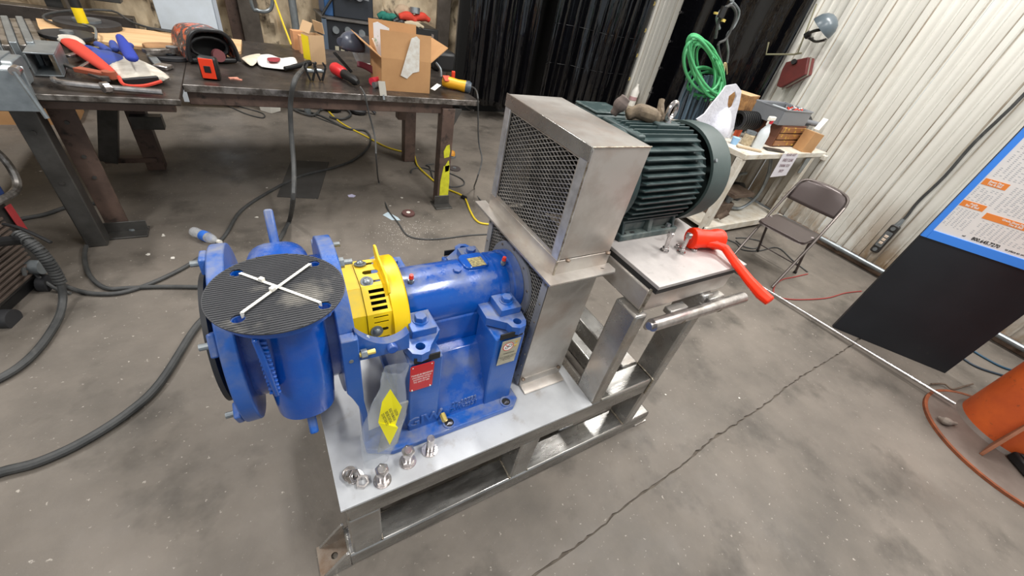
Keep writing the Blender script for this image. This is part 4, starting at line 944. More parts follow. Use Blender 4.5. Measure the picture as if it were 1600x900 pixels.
for k in range(8):
    a, b = pp_.lerp(top, k/8), pp_.lerp(top, (k+1)/8)
    make('stripe', MB().cyl(a, b, .028, n=16), (mat('stripe_yellow', (240,208,20), .4) if k == 0 else bpy.data.materials['stripe_yellow']) if k % 2 == 0 else black, t)
disc((108, 58), .125, 'thin black cutting disc lying in front of the striped pole base')
disc((268, 90), .11, 'black cutting disc lying behind the sticker helmet', z=TT+.001)
tag(make('phone', MB().box((-.07, -.035, 0), (.07, .035, .010), frame(tp(250, 48, TT+.018), (1, -.15, 0), (.15, 1, 0))), black, bevel=.004), 'flat black tablet-like device lying on the plywood', 'device')
tag(make('black_wire', MB().tube([tp(x, y, TT+.03) for x, y in ((96, 40), (70, 30), (74, 22), (115, 16), (175, 17), (205, 34), (240, 45), (276, 52))]+[], .007, 6), cable_m), 'black lead looping around the striped pole base', 'cord')
tag(make('grey_hook_wire', MB().tube([tp(130, 38, TT+.05), tp(148, 44, TT+.06), tp(150, 62, TT+.04)], .007, 6), galv), 'grey bent wire hanging beside the pole base', 'wire')
bl_ = thing('leather_apron', 'folded tan leather lying between the plywood and the sticker helmet', 'leather', tp(250, 72))
blob((222, 72), (290, 74), .10, .12, .05, 'fold', mat('tan_leather', (164,124,84), .8, c2=(136,100,66), scale=10), bl_)
# welding helmet with stickers, lying on its back
hp0 = tp(338, 100); wh = thing('welding_helmet', 'welding helmet covered in orange stickers, open side facing the camera', 'helmet', hp0)
F0 = frame(hp0+V((0, 0, .005)), (1, .38, 0), (-.38, 1, 0)) @ Matrix.Scale(.80, 4)
shm = mat('helmet_shell', (70,68,70), .35, c2=(196,92,60), scale=26, lo=.5, hi=.56, c3=(190,184,176), s3=34, lo3=.6, hi3=.64)
def shell(u, v):
    a = -.15+(pi+.3)*u; y = .42*v; k = 1-.42*max(0, v-.45)**1.5
    ex = math.copysign(abs(cos(a))**.6, cos(a)); ez = max(-.05, sin(a))**1 if sin(a) > 0 else sin(a)*.3
    return tuple(F0 @ V((.172*ex*k, y, .012+.215*ez*k*(1 if ez > 0 else 0)+(0 if ez > 0 else .0))))
make('shell', MB().grid(shell, 28, 14), shm, wh, smooth=60, solid=.006)
make('shell_back', MB().add([shell(k/14, 1) for k in range(15)], [tuple(range(15))]), shm, wh)
make('rim', MB().tube([shell(k/20, 0) for k in range(21)], .012, 8, 1), black, wh)
make('headband', MB().tube([F0 @ V((.13*cos(a), .06, .10+.07*sin(a))) for a in [2*pi*k/14 for k in range(14)]], .012, 8, 1, closed=True), black, wh)
make('knob', MB().cyl(F0 @ V((.03, -.02, .055)), F0 @ V((.03, .02, .055)), .035, n=18), mat('knob_pink', (120,70,72), .5), wh)
make('chin_guard', MB().box((-.16, -.005, 0), (.16, .05, .035), F0), black, wh, bevel=.01)
make('lining', MB().box((-.15, .16, .0), (.15, .18, .17), F0), dark_in, wh, bevel=.03)
t = thing('tape_measure', 'orange and black tape measure standing in front of the sticker helmet', 'tape measure', tp(332, 124))
F1 = frame(tp(330, 124), (1, -.15, 0), (.15, 1, 0))
make('case', MB().prism(rrect(-.035, 0, .045, .125, .015), 1, 0, .05).v and MB().box((-.042, -.02, 0), (.050, .035, .118), F1), black, t, bevel=.012)
make('face', MB().box((-.034, -.024, .008), (.034, -.019, .112), F1), mat('tape_orange', (238,62,24), .45), t, bevel=.004)
make('badge', MB().box((-.016, -.027, .040), (.016, -.023, .075), F1), black, t, bevel=.002)
tag(make('scrap_shavings', MB().cbox(tp(365, 122, TT+.003), (.05, .02, .006), .4).cbox(tp(372, 124, TT+.003), (.04, .015, .006), -.5), mat('copper_scrap', (206,140,120), .5)), 'small copper coloured scraps on the bench by the tape measure', 'scrap')
# papers and masks
def sheetpaper(pts, lab, m=None, name='crumpled_paper', z=.01, amp=.02, sd=1):
    P = [tp(*p, TT+z) for p in pts]; mb = MB(); r_ = random.Random(sd); Q = []
    for i, p in enumerate(P):
        q = P[(i+1) % len(P)]; Q += [V((p.x, p.y, TT+z+amp*r_.random())), V(((p.x+q.x)/2, (p.y+q.y)/2, TT+z+amp*r_.random()))]
    c = sum(Q, V((0, 0, 0)))/len(Q)+V((0, 0, amp*.8)); mb.add(Q+[c], [(i, (i+1) % len(Q), len(Q)) for i in range(len(Q))])
    return tag(make(name, mb, m or white, smooth=20, solid=.0015, sub=1), lab, 'paper')
cream = mat('cream_paper', (214,204,186), .8, c2=(190,176,152), scale=12)
sheetpaper([(372, 92), (410, 84), (405, 98), (392, 106)], 'crumpled cream paper beside the sticker helmet', cream, sd=3)
sheetpaper([(398, 86), (420, 85), (440, 92), (462, 92), (468, 104), (450, 112), (425, 108), (402, 105)], 'crumpled white paper sheets in the middle of the bench', sd=4)
sheetpaper([(416, 90), (440, 91), (436, 98), (418, 97)], 'dark red booklet lying on the white papers', mat('red_booklet', (140,44,54), .5), z=.035, amp=.006, name='booklet')
# small cartons
def carton(px0, wx, wy, h, rz, lab, m=card, flaps=1, z=TT, name='cardboard_box', open_=True, labelm=None, cat='box'):
    c = fl(px0[0], px0[1], z); t = thing(name, lab, cat, c); F = frame(c, (cos(rz), sin(rz), 0), (-sin(rz), cos(rz), 0)); th = .004
    sides = [((0, 0, 0), (wx, th, h)), ((0, wy-th, 0), (wx, wy, h)), ((0, th, 0), (th, wy-th, h)), ((wx-th, th, 0), (wx, wy-th, h))]
    for a, b in sides: make('side', MB().box(a, b, F), m, t)
    make('bottom', MB().box((th, th, 0), (wx-th, wy-th, th), F), m, t)
    if not open_: make('lid', MB().box((0, 0, h), (wx, wy, h+th), F), m, t)
    return t, F
t, F = carton((488, 101), .115, .10, .19, .42, 'small open cardboard box with a yellow label standing behind the bench clamps', card2)
make('label', MB().box((-.002, .012, .02), (0, .10, .18), F), mat('carton_yellow', (240,216,30), .5), t)
make('flap', MB().box((0, 0, 0), (.004, .12, .075), F @ Matrix.Translation((0, 0, .20)) @ Matrix.Rotation(.5, 4, 'Y')), card2, t)
make('flap', MB().box((-.004, 0, 0), (0, .12, .07), F @ Matrix.Translation((.125, 0, .20)) @ Matrix.Rotation(-.15, 4, 'Y')), card2, t)
t, F = carton((461, 78), .10, .07, .13, .2, 'small orange-brown wooden block box further back by the yellow line', mat('wood_block', (208,150,104), .6), open_=False)
t, F = carton((471, 84), .07, .06, .12, .1, 'narrow orange-brown block box leaning against its neighbour', bpy.data.materials['wood_block'], open_=False)
# big carton
t, F = carton((597, 141), .345, .36, .205, -.03, 'large open cardboard box at the right of the bench with papers hanging out')
W_, D2, H_ = .345, .36, .205
make('flap', MB().box((0, 0, 0), (W_, .004, .16), F @ Matrix.Translation((0, 0, H_)) @ Matrix.Rotation(-.12, 4, 'X')), card, t)
make('flap', MB().box((0, 0, 0), (W_, .004, .17), F @ Matrix.Translation((0, D2, H_)) @ Matrix.Rotation(-.1, 4, 'X')), card, t)
make('flap', MB().box((-.004, 0, 0), (0, D2, .15), F @ Matrix.Translation((0, 0, H_)) @ Matrix.Rotation(-.95, 4, 'Y')), card, t)
make('flap', MB().box((0, 0, 0), (.004, D2, .16), F @ Matrix.Translation((W_, 0, H_)) @ Matrix.Rotation(.85, 4, 'Y')), card, t)
sh = MB()
by_ = (F @ V((0, 0, 0))).y-.012
Pq = [pt(*p, 1, by_) for p in ((643, 60), (651, 57), (656, 62), (655, 112), (645, 114), (636, 123), (626, 118), (637, 80))]
sh.add(Pq, [tuple(range(8))[::-1]])
tag(make('document', sh, mat('document_white', (222,222,216), .6, c2=(196,186,172), scale=30), solid=.002, smooth=0), 'creased white document hanging over the front of the large box', 'paper')
zb = MB(); Pq = [pt(*p, 1, 3.16) for p in ((583, 36), (590, 34), (608, 44), (608, 100), (592, 88), (584, 60))]
zb.add(Pq, [tuple(range(6))[::-1]])
tag(make('zip_bag', zb, mat('zip_bag_film', (226,226,228), .2, c2=(150,180,150), scale=20, lo=.6, hi=.7), solid=.004, smooth=0), 'clear zip bag of white and green paperwork standing in the large box', 'bag')
# face shield
fs = thing('face_shield', 'grey face shield with a clear curved visor lying by the large box', 'face shield', tp(560, 100))
fm = mat('shield_grey', (76,80,92), .3); vis = mat('clear_visor', (220,226,232), .06, alpha=.32)
FS = frame(tp(556, 116, TT), (1, -.25, 0), (.25, 1, 0)) @ Matrix.Scale(.86, 4)
def vf(u, v):
    a = pi*(-.02+1.04*u); l = .30*v
    return tuple(FS @ V((.11*cos(a)+.04+.30*l, .05+.10*sin(a)*1.1+l*.25-.09, .30-l*.78)))
make('visor', MB().grid(vf, 20, 8), vis, fs, smooth=60)
make('crown', MB().grid(lambda u, v: tuple(FS @ V((.108*cos(-.35+1.9*v)*cos(pi*(.75+1.1*u))-.01, .10*cos(-.35+1.9*v)*sin(pi*(.75+1.1*u))+.01, .22+.10*sin(-.35+1.9*v)))), 28, 10), fm, fs, smooth=60, solid=.004)
make('visor_highlight', MB().tube([vf(0, k/8) for k in range(9)], .005, 6, 1).tube([vf(k/20, 1) for k in range(21)], .005, 6, 1), white_p, fs)  # white strips standing in for highlights along the clear visor
make('pivot_knob', MB().cyl(FS @ V((-.10, -.03, .24)), FS @ V((-.10, -.05, .24)), .028, n=18), fm, fs)
make('neck_bib', MB().grid(lambda u, v: tuple(FS @ V((.02+.26*u, -.10+.03*sin(pi*u)-.02*v, .09+.035*cos(u*3)-.075*v*(.5+u*.5)))), 12, 4), mat('maroon_leather', (106,38,50), .5), fs, solid=.008, smooth=60)
make('strap', MB().bar(FS @ V((-.16, -.02, .15)), FS @ V((-.03, -.08, .03)), .03, .008), black, fs)
t = thing('angle_grinder', 'red and black angle grinder lying in front of the face shield', 'power tool', tp(535, 120))
g0, g1 = tp(522, 106, TT+.05), tp(563, 131, TT+.035); gd = (g1-g0).normalized()
rg = mat('tool_red', (206,40,44), .4)
make('motor_housing', MB().lathe([(.0, 0), (.035, .0), (.042, .02), (.040, .11), (.030, .13)], g0, gd, 14), rg, t)
make('grip', MB().lathe([(.028, .12), (.032, .14), (.027, .22), (.032, .27), (.014, .31), (.0, .311)], g0, gd, 14), black, t)
t2 = thing('cutting_torch_nozzle', 'red and blue foil-bright nozzle lying at the foot of the large box', 'tool', tp(586, 128))
make('tip', MB().cyl(tp(581, 128, TT+.03), tp(592, 124, TT+.04), .028, .02, n=14), mat('pink_red_plastic', (230,60,80), .3), t2)
make('collar', MB().cyl(tp(584, 133, TT+.02), tp(592, 132, TT+.02), .02, n=12), galv, t2)
t = thing('paint_brush', 'worn brush hanging over the bench front edge by the large box', 'brush', tp(597, 130, TT))
make('ferrule', MB().bar(pt(596, 127, 1, 2.91), pt(599, 150, 1, 2.875), .045, .010), mat('brush_pale', (150,146,136), .6), t)
make('handle', MB().bar(pt(599, 148, 1, 2.876), pt(600, 156, 1, 2.868), .014, .008), galv, t)
# spring clamps
for px, sgn, lb in ((487, 1, 'left'), (502, -1, 'right')):
    t = thing('spring_clamp', 'small black ground clamp standing on the bench, %s of the pair' % lb, 'clamp', tp(px, 125))
    a = tp(px, 126, TT+.005)
    for s_ in (-1, 1): make('jaw', MB().bar(a+V((s_*.006, 0, 0)), a+V((s_*.035, .0, .085)), .022, .012).bar(a+V((s_*.035, 0, .085)), a+V((s_*.02, 0, .11)), .022, .012), black, t, bevel=.002)
    make('spring', MB().cyl(a+V((-.02, 0, .06)), a+V((.02, 0, .06)), .012, n=10), galv, t)
# yellow grinder + case at right end
t = thing('die_grinder', 'yellow and black power tool lying at the right end of the bench', 'power tool', tp(710, 130))
g0, g1 = tp(690, 126, TT+.05), tp(730, 136, TT+.04); gd = (g1-g0).normalized()
yt = mat('tool_yellow', (236,172,30), .45)
make('body', MB().lathe([(.0, 0), (.036, .01), (.042, .06), (.038, .13), (.044, .19), (.036, .20)], g0, gd, 14), yt, t)
make('end_cap', MB().lathe([(.044, .19), (.046, .215), (.036, .235), (0, .236)], g0, gd, 14), mat('cap_slate', (70,80,90), .4), t)
make('label', MB().cbox(g0+gd*.03+V((0, -.03, .03)), (.06, .05, .006), .2, .6), mat('label_red', (206,84,60), .5), t)
tag(make('hang_tag', MB().bar(pt(676, 140, 1, 2.93), pt(686, 132, 1, 2.95), .045, .002), white_p), 'white tag lying at the right foot of the large box', 'tag')
t = thing('tool_case', 'black tool case lying behind the yellow power tool', 'case', tp(692, 110))
make('body', MB().box((-.02, 0, 0), (.18, .2, .16), frame(tp(683, 112, TT), (1, 0, 0), (0, 1, 0))), black, t, bevel=.03)
make('handle', MB().tube([pt(681, 98, 1, 3.25), pt(688, 108, 1, 3.22), pt(689, 120, 1, 3.2)], .010, 8), galv, t)
tag(make('lighter', MB().cbox(tp(708, 118, TT+.03), (.03, .02, .07)), mat('lighter_red', (220,60,30), .4), bevel=.005), 'small red lighter standing by the black tool case', 'lighter')

# --- behind the bench
wx = thing('welding_power_source', 'black cabinet welding machine standing on the floor behind the bench', 'welding machine', (1.2, 5.7, 0))
make('cabinet', MB().box((.80, 5.47, .18), (1.55, 6.0, .93)), mat('machine_black', (34,36,40), .45), wx, bevel=.01)
mtrim = mat('machine_trim', (84,96,110), .4)
for x in (.78, 1.52): make('front_trim', MB().box((x, 5.44, .16), (x+.05, 5.48, .95)), mtrim, wx, bevel=.006)
make('top_plate', MB().box((.78, 5.44, .93), (1.57, 6.0, .95)), mat('machine_top', (96,92,88), .45, c2=(70,66,62), scale=9), wx, bevel=.004)
for x, z in ((.92, .84), (1.05, .85), (1.02, .74), (1.2, .84), (1.35, .8)): make('dial', MB().cyl((x, 5.44, z), (x, 5.47, z), .035, n=16), galv, wx)
for x in (.9, .96, 1.04): make('switch_plate', MB().box((x, 5.46, .62), (x+.04, 5.47, .68)), plate_g, wx)
for x in (.9, 1.45): make('wheel', MB().cyl((x-.03, 5.52, .09), (x+.03, 5.52, .09), .09, n=20), black_r2, wx)
wf = thing('wire_feeder', 'black and blue wire feeder on top of the cabinet machine', 'welding machine', (1.05, 5.6, .95))
make('case', MB().box((.93, 5.55, .951), (1.36, 5.95, 1.45)), mat('feeder_black', (42,46,52), .4), wf, bevel=.012)
make('side_panel', MB().box((.84, 5.56, .951), (.93, 5.95, 1.45)), mat('feeder_blue', (50,86,130), .4), wf, bevel=.01)
make('drive_rolls', MB().cyl((1.10, 5.50, 1.18), (1.10, 5.55, 1.18), .045, n=18).cyl((1.20, 5.50, 1.18), (1.20, 5.55, 1.18), .045, n=18).bar((1.02, 5.5, 1.2), (1.3, 5.5, 1.16), .02, .02), greyp, wf)
make('gun_rest', MB().tube([(.80, 5.5, .96), (.92, 5.52, 1.12), (1.05, 5.54, 1.28)], .013, 8), black, wf)
tb_ = thing('tool_tray', 'black plastic tool box behind the cardboard box with gloves heaped on it', 'toolbox', (1.75, 5.6, .7))
make('bin', MB().box((1.62, 5.44, .72), (2.12, 5.9, .98)), mat('bin_black', (38,38,38), .4), tb_, bevel=.012)
make('stand', MB().box((1.66, 5.5, 0), (2.08, 5.88, .72)), mat('stand_dark', (50,46,44), .6), tb_)
make('latch', MB().box((2.02, 5.42, .84), (2.05, 5.44, .93)), chrome, tb_)
def heap(c, sz, m, lab, nm='work_glove', cat='glove', sd=0, n_=3):
    t = thing(nm, lab, cat, (c[0], c[1], c[2])); r_ = random.Random(sd)
    for i in range(n_):
        a = V(c)+V((r_.uniform(-.5, .1)*sz[0], r_.uniform(-.2, .2)*sz[1], r_.uniform(.2, .5)*sz[2])); b = a+V((sz[0]*.6, r_.uniform(-.3, .3)*sz[1], r_.uniform(-.15, .2)*sz[2]))
        make('fold', MB().tube([a, a.lerp(b, .5)+V((0, 0, sz[2]*.25)), b], [sz[2]*.28, sz[2]*.36, sz[2]*.22], 10), m, t, sub=1)
    return t
heap((1.52, 5.6, .95), (.22, .2, .12), mat('teal_cloth', (34,110,96), .85), 'teal green glove heaped at the left of the pile', sd=1)
heap((1.66, 5.62, .99), (.26, .2, .20), mat('tan_cloth', (170,148,124), .9), 'tan glove standing at the back of the pile', sd=2, n_=2)
heap((1.80, 5.55, .98), (.34, .2, .14), redp, 'red welding glove lying on top of the pile', sd=3)
heap((1.80, 5.47, .97), (.30, .1, .08), mat('beige_cloth', (186,172,146), .9), 'beige glove draped over the front of the black box', sd=4)
heap((1.60, 5.5, .94), (.2, .1, .10), black, 'black glove hanging at the left edge of the black box', sd=5)
t = thing('duct_tape_roll', 'silver tape roll standing on the pile of gloves', 'tape', (1.83, 5.6, 1.1))
make('roll', MB().ring((1.85, 5.55, 1.10), (1.85, 5.56, 1.16), .06, .035, 24), galv, t)
tag(make('yellow_line', MB().tube([pt(455, 70, 1, 4.7), pt(440, 30, 1, 4.9), pt(426, -10, 1, 5.1), pt(415, -50, 1, 5.2)], .009, 6), ycable), 'taut yellow line rising behind the bench', 'cord')
tag(make('grey_post', MB().cyl(pt(466, 62, 1, 5.2)-V((0, 0, .8)), pt(452, -20, 1, 5.2)+V((0, 0, .8)), .035, n=14), galv), 'grey pipe standing against the foam behind the bench', 'pipe')
tag(make('grey_hose_loop', MB().tube([pt(390, 0, 1, 5.6)+V((0, 0, .4)), pt(393, 6, 1, 5.6), pt(402, 16, 1, 5.6), pt(415, 18, 1, 5.6), pt(424, 12, 1, 5.6), pt(426, -6, 1, 5.6), pt(424, -20, 1, 5.6)], .018, 8), galv), 'grey hose loop hanging on the foam wall', 'hose')
for k, (px, wd_, m_) in enumerate(((372, .10, brown_leg), (505, .03, black), (725, .08, mat('dusty_pipe', (150,140,128), .7)))):
    a = pt(px, 20, 1, 5.95); tag(make('wall_stud', MB().box((a.x-wd_, 5.93, 0), (a.x+wd_, 5.98, 3.4)), m_, bevel=.003), ('wide brown steel stud against the foam right of the white panel', 'narrow black upright behind the wire feeder', 'dusty upright at the edge of the black curtain')[k], 'post')
a, b = pt(250, 40, 1, 5.3), pt(342, 45, 1, 5.3)
wp = thing('leaning_board', 'tall white board leaning behind the bench', 'board', (a.x, 5.3, 0))
make('panel', MB().box((a.x, 5.32, .05), (b.x, 5.36, 2.4)), mat('white_board', (206,214,222), .45, c2=(188,194,198), scale=3), wp, bevel=.004)
make('edge_trim', MB().box((b.x, 5.31, .05), (b.x+.03, 5.37, 2.4)), mat('board_trim', (170,176,184), .5), wp)
rk = thing('steel_rack', 'dark steel stock rack with grey beams behind the left of the bench', 'rack', (-1.4, 5.2, 0))
a = pt(0, 22, 1, 5.0); b = pt(205, 22, 1, 5.0)
for dz, dy, h in ((0, 0, .11), (.20, .05, .08), (-.22, .1, .07)):
    make('beam', MB().box((-3.4, 5.0+dy, a.z-.04+dz), (b.x-.05*abs(dz)*5, 5.12+dy, a.z-.04+h+dz)), darksteel if dz == 0 else dark_leg, rk, bevel=.004)
make('red_stock', MB().box((-1.3, 5.0, a.z+.36), (b.x-.1, 5.1, a.z+.40)), mat('stock_red', (150,50,54), .5), rk, bevel=.004)
for x in (-2.6, -1.3): make('upright', MB().box((x, 5.15, 0), (x+.1, 5.25, 1.5)), dark_leg, rk, bevel=.004)
t, F = carton((-30, 195), .55, .35, .17, .05, 'flat brown cardboard box on the floor behind the left bench legs', z=0, open_=False)
a = fl(415, 173, 0)
t = thing('white_tub', 'white plastic tub on the floor far under the bench', 'tub', a)
make('tub', MB().lathe([(.10, 0), (.13, .26), (.135, .27), (.12, .27), (.09, .01), (0, .01)], a+V((.05, 0, 0)), (0, 0, 1), 4), white_p, t, smooth=0, bevel=.01)
# clutter under the far machine
rnd = random.Random(21)
for k, (px, py, m_, lb) in enumerate(((490, 168, black, 'dark caster base'), (520, 174, dark_in, 'black coil of lead'), (560, 178, black_r2, 'black wheel chock'), (600, 170, mat('clutter_orange', (190,80,36), .6), 'orange pipe fitting'), (622, 172, black, 'black fitting'), (650, 172, galv, 'grey pipe end'), (592, 165, ypaint, 'yellow marker'))):
    p = fl(px, py, 0); t = thing('floor_clutter', lb+' lying on the floor under the far machine', 'clutter', p)
    make('body', MB().lathe([(.0, 0), (.08, .0), (.10, .03), (.08, .09), (.04, .12), (0, .12)], p, (.2*rnd.random(), .2, 1), 12), m_, t)
    make('arm', MB().tube([p+V((0, 0, .05)), p+V((.12, .02, .08)), p+V((.2, -.03, .02))], .018, 8), m_, t)
cable([(455, 168), (480, 160), (500, 168), (490, 180), (470, 176), (455, 168)], .012, 'black lead looping under the far machine', z=.02)
cable([(500, 172), (530, 165), (548, 178), (535, 186), (515, 182)], .012, 'second black lead looping under the far machine', z=.02)
# ------------------------------------------------------------------ welding curtains
def curtain(x0, y0, x1, y1, zb, zt, nfold, lab, amp=.045, sd=0, name='welding_curtain'):
    a, b = V((x0, y0, 0)), V((x1, y1, 0)); d = (b-a); L = d.length; d.normalize(); nn = V((-d.y, d.x, 0))
    def f_(u, v):
        s_ = u*L; w_ = (amp*sin(2*pi*nfold*u+1.3*sin(5*u+sd))+amp*.35*sin(4.7*pi*nfold*u+sd))*(1-.25*v)+.05*noise.noise(V((u*4+sd, v*1.3, 5)))+.02*noise.noise(V((u*9+sd, v*2.5, sd)))+.006*noise.noise(V((u*40, v*6, 2)))
        return a+d*s_+nn*w_+V((0, 0, zb+(zt-zb)*v+.02*sin(u*7)*(1-v)))
    t = thing(name, lab, 'curtain', (x0, y0, zb))
    make('sheet', MB().grid(f_, int(nfold*12), 30), curtain_m, t, smooth=70, solid=.002)
    return t, f_, L
t, f1, L1 = curtain(2.42, 5.22, 3.32, 5.10, .20, 3.2, 5, 'black vinyl welding curtain beside the foam wall, leftmost of the three', sd=1)
t, f2, L2 = curtain(3.52, 5.08, 5.03, 4.90, .30, 3.2, 8, 'glossy black pleated welding curtain in the middle, its right edge dotted with brass grommets', sd=4)
for k in range(9):
    p = f2(.985, .05+.11*k); make('grommet', MB().ring(p+V((0, -.012, 0)), p+V((0, -.018, 0)), .026, .010, 16), gold, t)
for v in (.18, .34, .5):
    make('tie_strap', MB().tube([f2(u/14, v)+V((0, -.008, 0)) for u in range(15)], .003, 5, 1), black, t)
t, f3, L3 = curtain(4.93, 4.35, 4.96, 2.76, .25, 3.2, 3, 'flat dark welding curtain hanging along the ribbed wall behind the green hose', amp=.02, sd=7)
for k in range(9):
    p = f3(.012, .05+.11*k); make('grommet', MB().ring(p+V((-.012, 0, 0)), p+V((-.018, 0, 0)), .018, .008, 12), chrome, t)
tag(make('curtain_gap_shade', MB().box((2.45, 5.6, 0), (4.9, 5.64, 3.4)), dark_in), 'added dark sheet standing for the shade behind the curtain gap', 'curtain')  # dark sheet added to make the curtain gap read as shade
jug = thing('white_jug', 'white plastic jug on a small ledge between the middle and right curtains', 'jug', (4.9, 4.56, .45))
make('body', MB().lathe([(0, 0), (.055, 0), (.058, .02), (.058, .2), (.03, .25), (.022, .27), (.022, .30), (0, .30)], (4.93, 4.60, .47), (0, 0, 1), 18), white_p, jug)
make('print', MB().cyl((4.925, 4.598, .55), (4.925, 4.598, .60), .0595, n=18), mat('print_red', (190,150,150), .5), jug)
tag(make('ledge', MB().box((4.78, 4.5, .43), (5.06, 4.74, .468)), mat('ledge_beige', (170,156,132), .6), bevel=.004), 'small beige ledge holding the white jug', 'shelf')

# ------------------------------------------------------------------ hoses on the hook
hk = thing('wall_hook', 'grey cable hanger bracket with a twisted black lead above the green hose', 'hook', pt(1140, 20, 1, 3.0))
def hp_(px, py, y=2.95): return pt(px, py, 1, y)
make('bracket', MB().tube([hp_(1150, -20), hp_(1143, 5), hp_(1128, 15), hp_(1120, 28), hp_(1124, 45)], .014, 8).tube([hp_(1142, 0), hp_(1155, 18), hp_(1148, 40), hp_(1136, 55), hp_(1138, 80), hp_(1136, 98)], .011, 8), galv, hk)
make('lead', MB().tube([hp_(1118, 60, 2.9), hp_(1124, 30, 2.9), hp_(1140, 8, 2.9), hp_(1150, 25, 2.9), hp_(1135, 60, 2.9), hp_(1122, 70, 2.9), hp_(1128, 100, 2.9)], .013, 8), cable_m, hk)
make('connector', MB().cyl(hp_(1125, 28, 2.88), hp_(1133, 10, 2.88), .03, n=12), black, hk)
make('connector', MB().cyl(hp_(1129, 34, 2.87), hp_(1131, 30, 2.87), .022, n=12).cyl(hp_(1118, 22, 2.87), hp_(1119, 19, 2.87), .02, n=12), gold, hk)
gh = thing('green_hose', 'coil of bright green hose hanging on the cable hanger', 'hose', pt(1105, 150, 1, 2.95))
grn = mat('green_rubber', (84,176,116), .42)
rnd = random.Random(9)
for k in range(11):
    cx_, cy_ = 1103+rnd.uniform(-7, 7), 103+rnd.uniform(-8, 10)+(24 if k > 7 else 0); rx, ry = (27+rnd.uniform(-13, 6), 44+rnd.uniform(-10, 8)) if k <= 7 else (24, 22)
    tl = -.35+rnd.uniform(-.12, .12); y_ = 2.80+.018*k; pts = []
    for j in range(18):
        a = 2*pi*j/18; ex_, ey_ = rx*cos(a), ry*sin(a)
        pts.append(pt(cx_+ex_*cos(tl)-ey_*sin(tl), cy_+ex_*sin(tl)+ey_*cos(tl), 1, y_+.03*sin(a*2+k)))
    make('loop', MB().tube(pts, .0125, 8, 2, closed=True), grn, gh)
make('tail', MB().tube([hp_(1128, 120, 2.85), hp_(1125, 140, 2.8), hp_(1115, 165, 2.7), hp_(1108, 178, 2.7)], .0125, 8), grn, gh)
bh = thing('grey_hose', 'bundle of blue-grey hoses draped below the green coil', 'hose', pt(1085, 185, 1, 2.9))
bgm = mat('blue_grey_rubber', (92,112,128), .45); bgm2 = mat('slate_rubber', (66,74,82), .5)
for k in range(16):
    f_ = k/15; x0_ = 1066+54*f_
    y_ = 2.92+.25*((k*7) % 5)/5
    make('hose_run', MB().tube([pt(1080+40*f_+rnd.uniform(-3, 3), 118, 1, y_), pt(1064+44*f_+rnd.uniform(-3, 3), 155, 1, y_), pt(1048+46*f_, 195+rnd.uniform(-3, 6), 1, y_), pt(1040+46*f_, 215, 1, y_)], .014, 7, 3), bgm if k % 3 else bgm2, bh)
tag(make('cut_wires', MB().tube([hp_(1133, 98), hp_(1130, 118)], .012, 6).tube([hp_(1135, 98), hp_(1136, 116)], .006, 6).tube([hp_(1132, 98), hp_(1126, 112)], .006, 6), mat('straw_wire', (196,176,136), .6)), 'frayed straw coloured wire ends hanging beside the green hose', 'wire')

# lamp and red box on a wall bracket
wl = thing('wall_lamp', 'grey dome task lamp on a short arm fixed to the ribbed wall', 'lamp', pt(1285, 45, 0, 4.9))
lc = pt(1287, 42, 0, 4.80); ax_ = (-.62*_r2-.45*_u2+.95*_f).normalized()
make('shade', MB().lathe([(0, -.105), (.04, -.10), (.078, -.08), (.105, -.045), (.118, .0), (.120, .02), (.115, .02), (.10, -.04), (.07, -.075), (0, -.095)], lc, ax_, 32), mat('lamp_grey', (86,96,102), .3), wl)
make('arm', MB().tube([lc+ax_*.03, pt(1268, 50, 0, 4.85), pt(1262, 58, 0, 4.95), (5.05, pt(1262, 58, 0, 4.95).y, pt(1262, 58, 0, 4.95).z)], .015, 8), dark_leg, wl)
make('joint', MB().cyl(pt(1258, 57, 0, 4.9), pt(1266, 52, 0, 4.9), .03, n=12), black, wl)
make('bulb_cage', MB().tube([pt(1290, 62, 0, 4.8), pt(1275, 65, 0, 4.85), pt(1265, 60, 0, 4.9)], .012, 6), dark_leg, wl)
rb = thing('red_metal_box', 'dark red metal box hanging tilted on the ribbed wall', 'box', pt(1240, 100, 0, 4.9))
P4 = [pt(x_, y_, 0, 4.88) for x_, y_ in ((1228, 97), (1263, 89), (1258, 116), (1219, 137), (1213, 134), (1222, 108))]
q = MB(); nP = len(P4); q.add(P4+[p+V((.14, 0, 0)) for p in P4], [tuple(range(nP))[::-1], tuple(range(nP, 2*nP))]+[(i, (i+1) % nP, nP+(i+1) % nP, nP+i) for i in range(nP)])
make('body', q, mat('oxide_red', (112,44,42), .45, c2=(92,38,38), scale=10), rb, bevel=.006)
make('lid_edge', MB().tube([P4[1]+V((.05, 0, .005)), P4[2]+V((.05, 0, -.005)), P4[3]+V((.05, 0, -.01))], .010, 6, 1), mat('dusty_grey', (140,134,122), .7), rb)
make('knob', MB().cyl(pt(1240, 96, 0, 4.85), pt(1243, 98, 0, 4.9), .025, n=12), black, rb)
tag(make('wall_rod', MB().tube([pt(1201, 66, 0, 4.8), pt(1197, 85, 0, 4.8), pt(1240, 85, 0, 4.9), pt(1252, 83, 0, 4.98)], .009, 6, 1).tube([pt(1276, 6, 0, 4.95), pt(1246, 84, 0, 4.95)], .007, 6, 1), mat('wire_khaki', (140,136,110), .5, .5)), 'bent khaki wire rod sticking out over the curtain edge', 'rod')

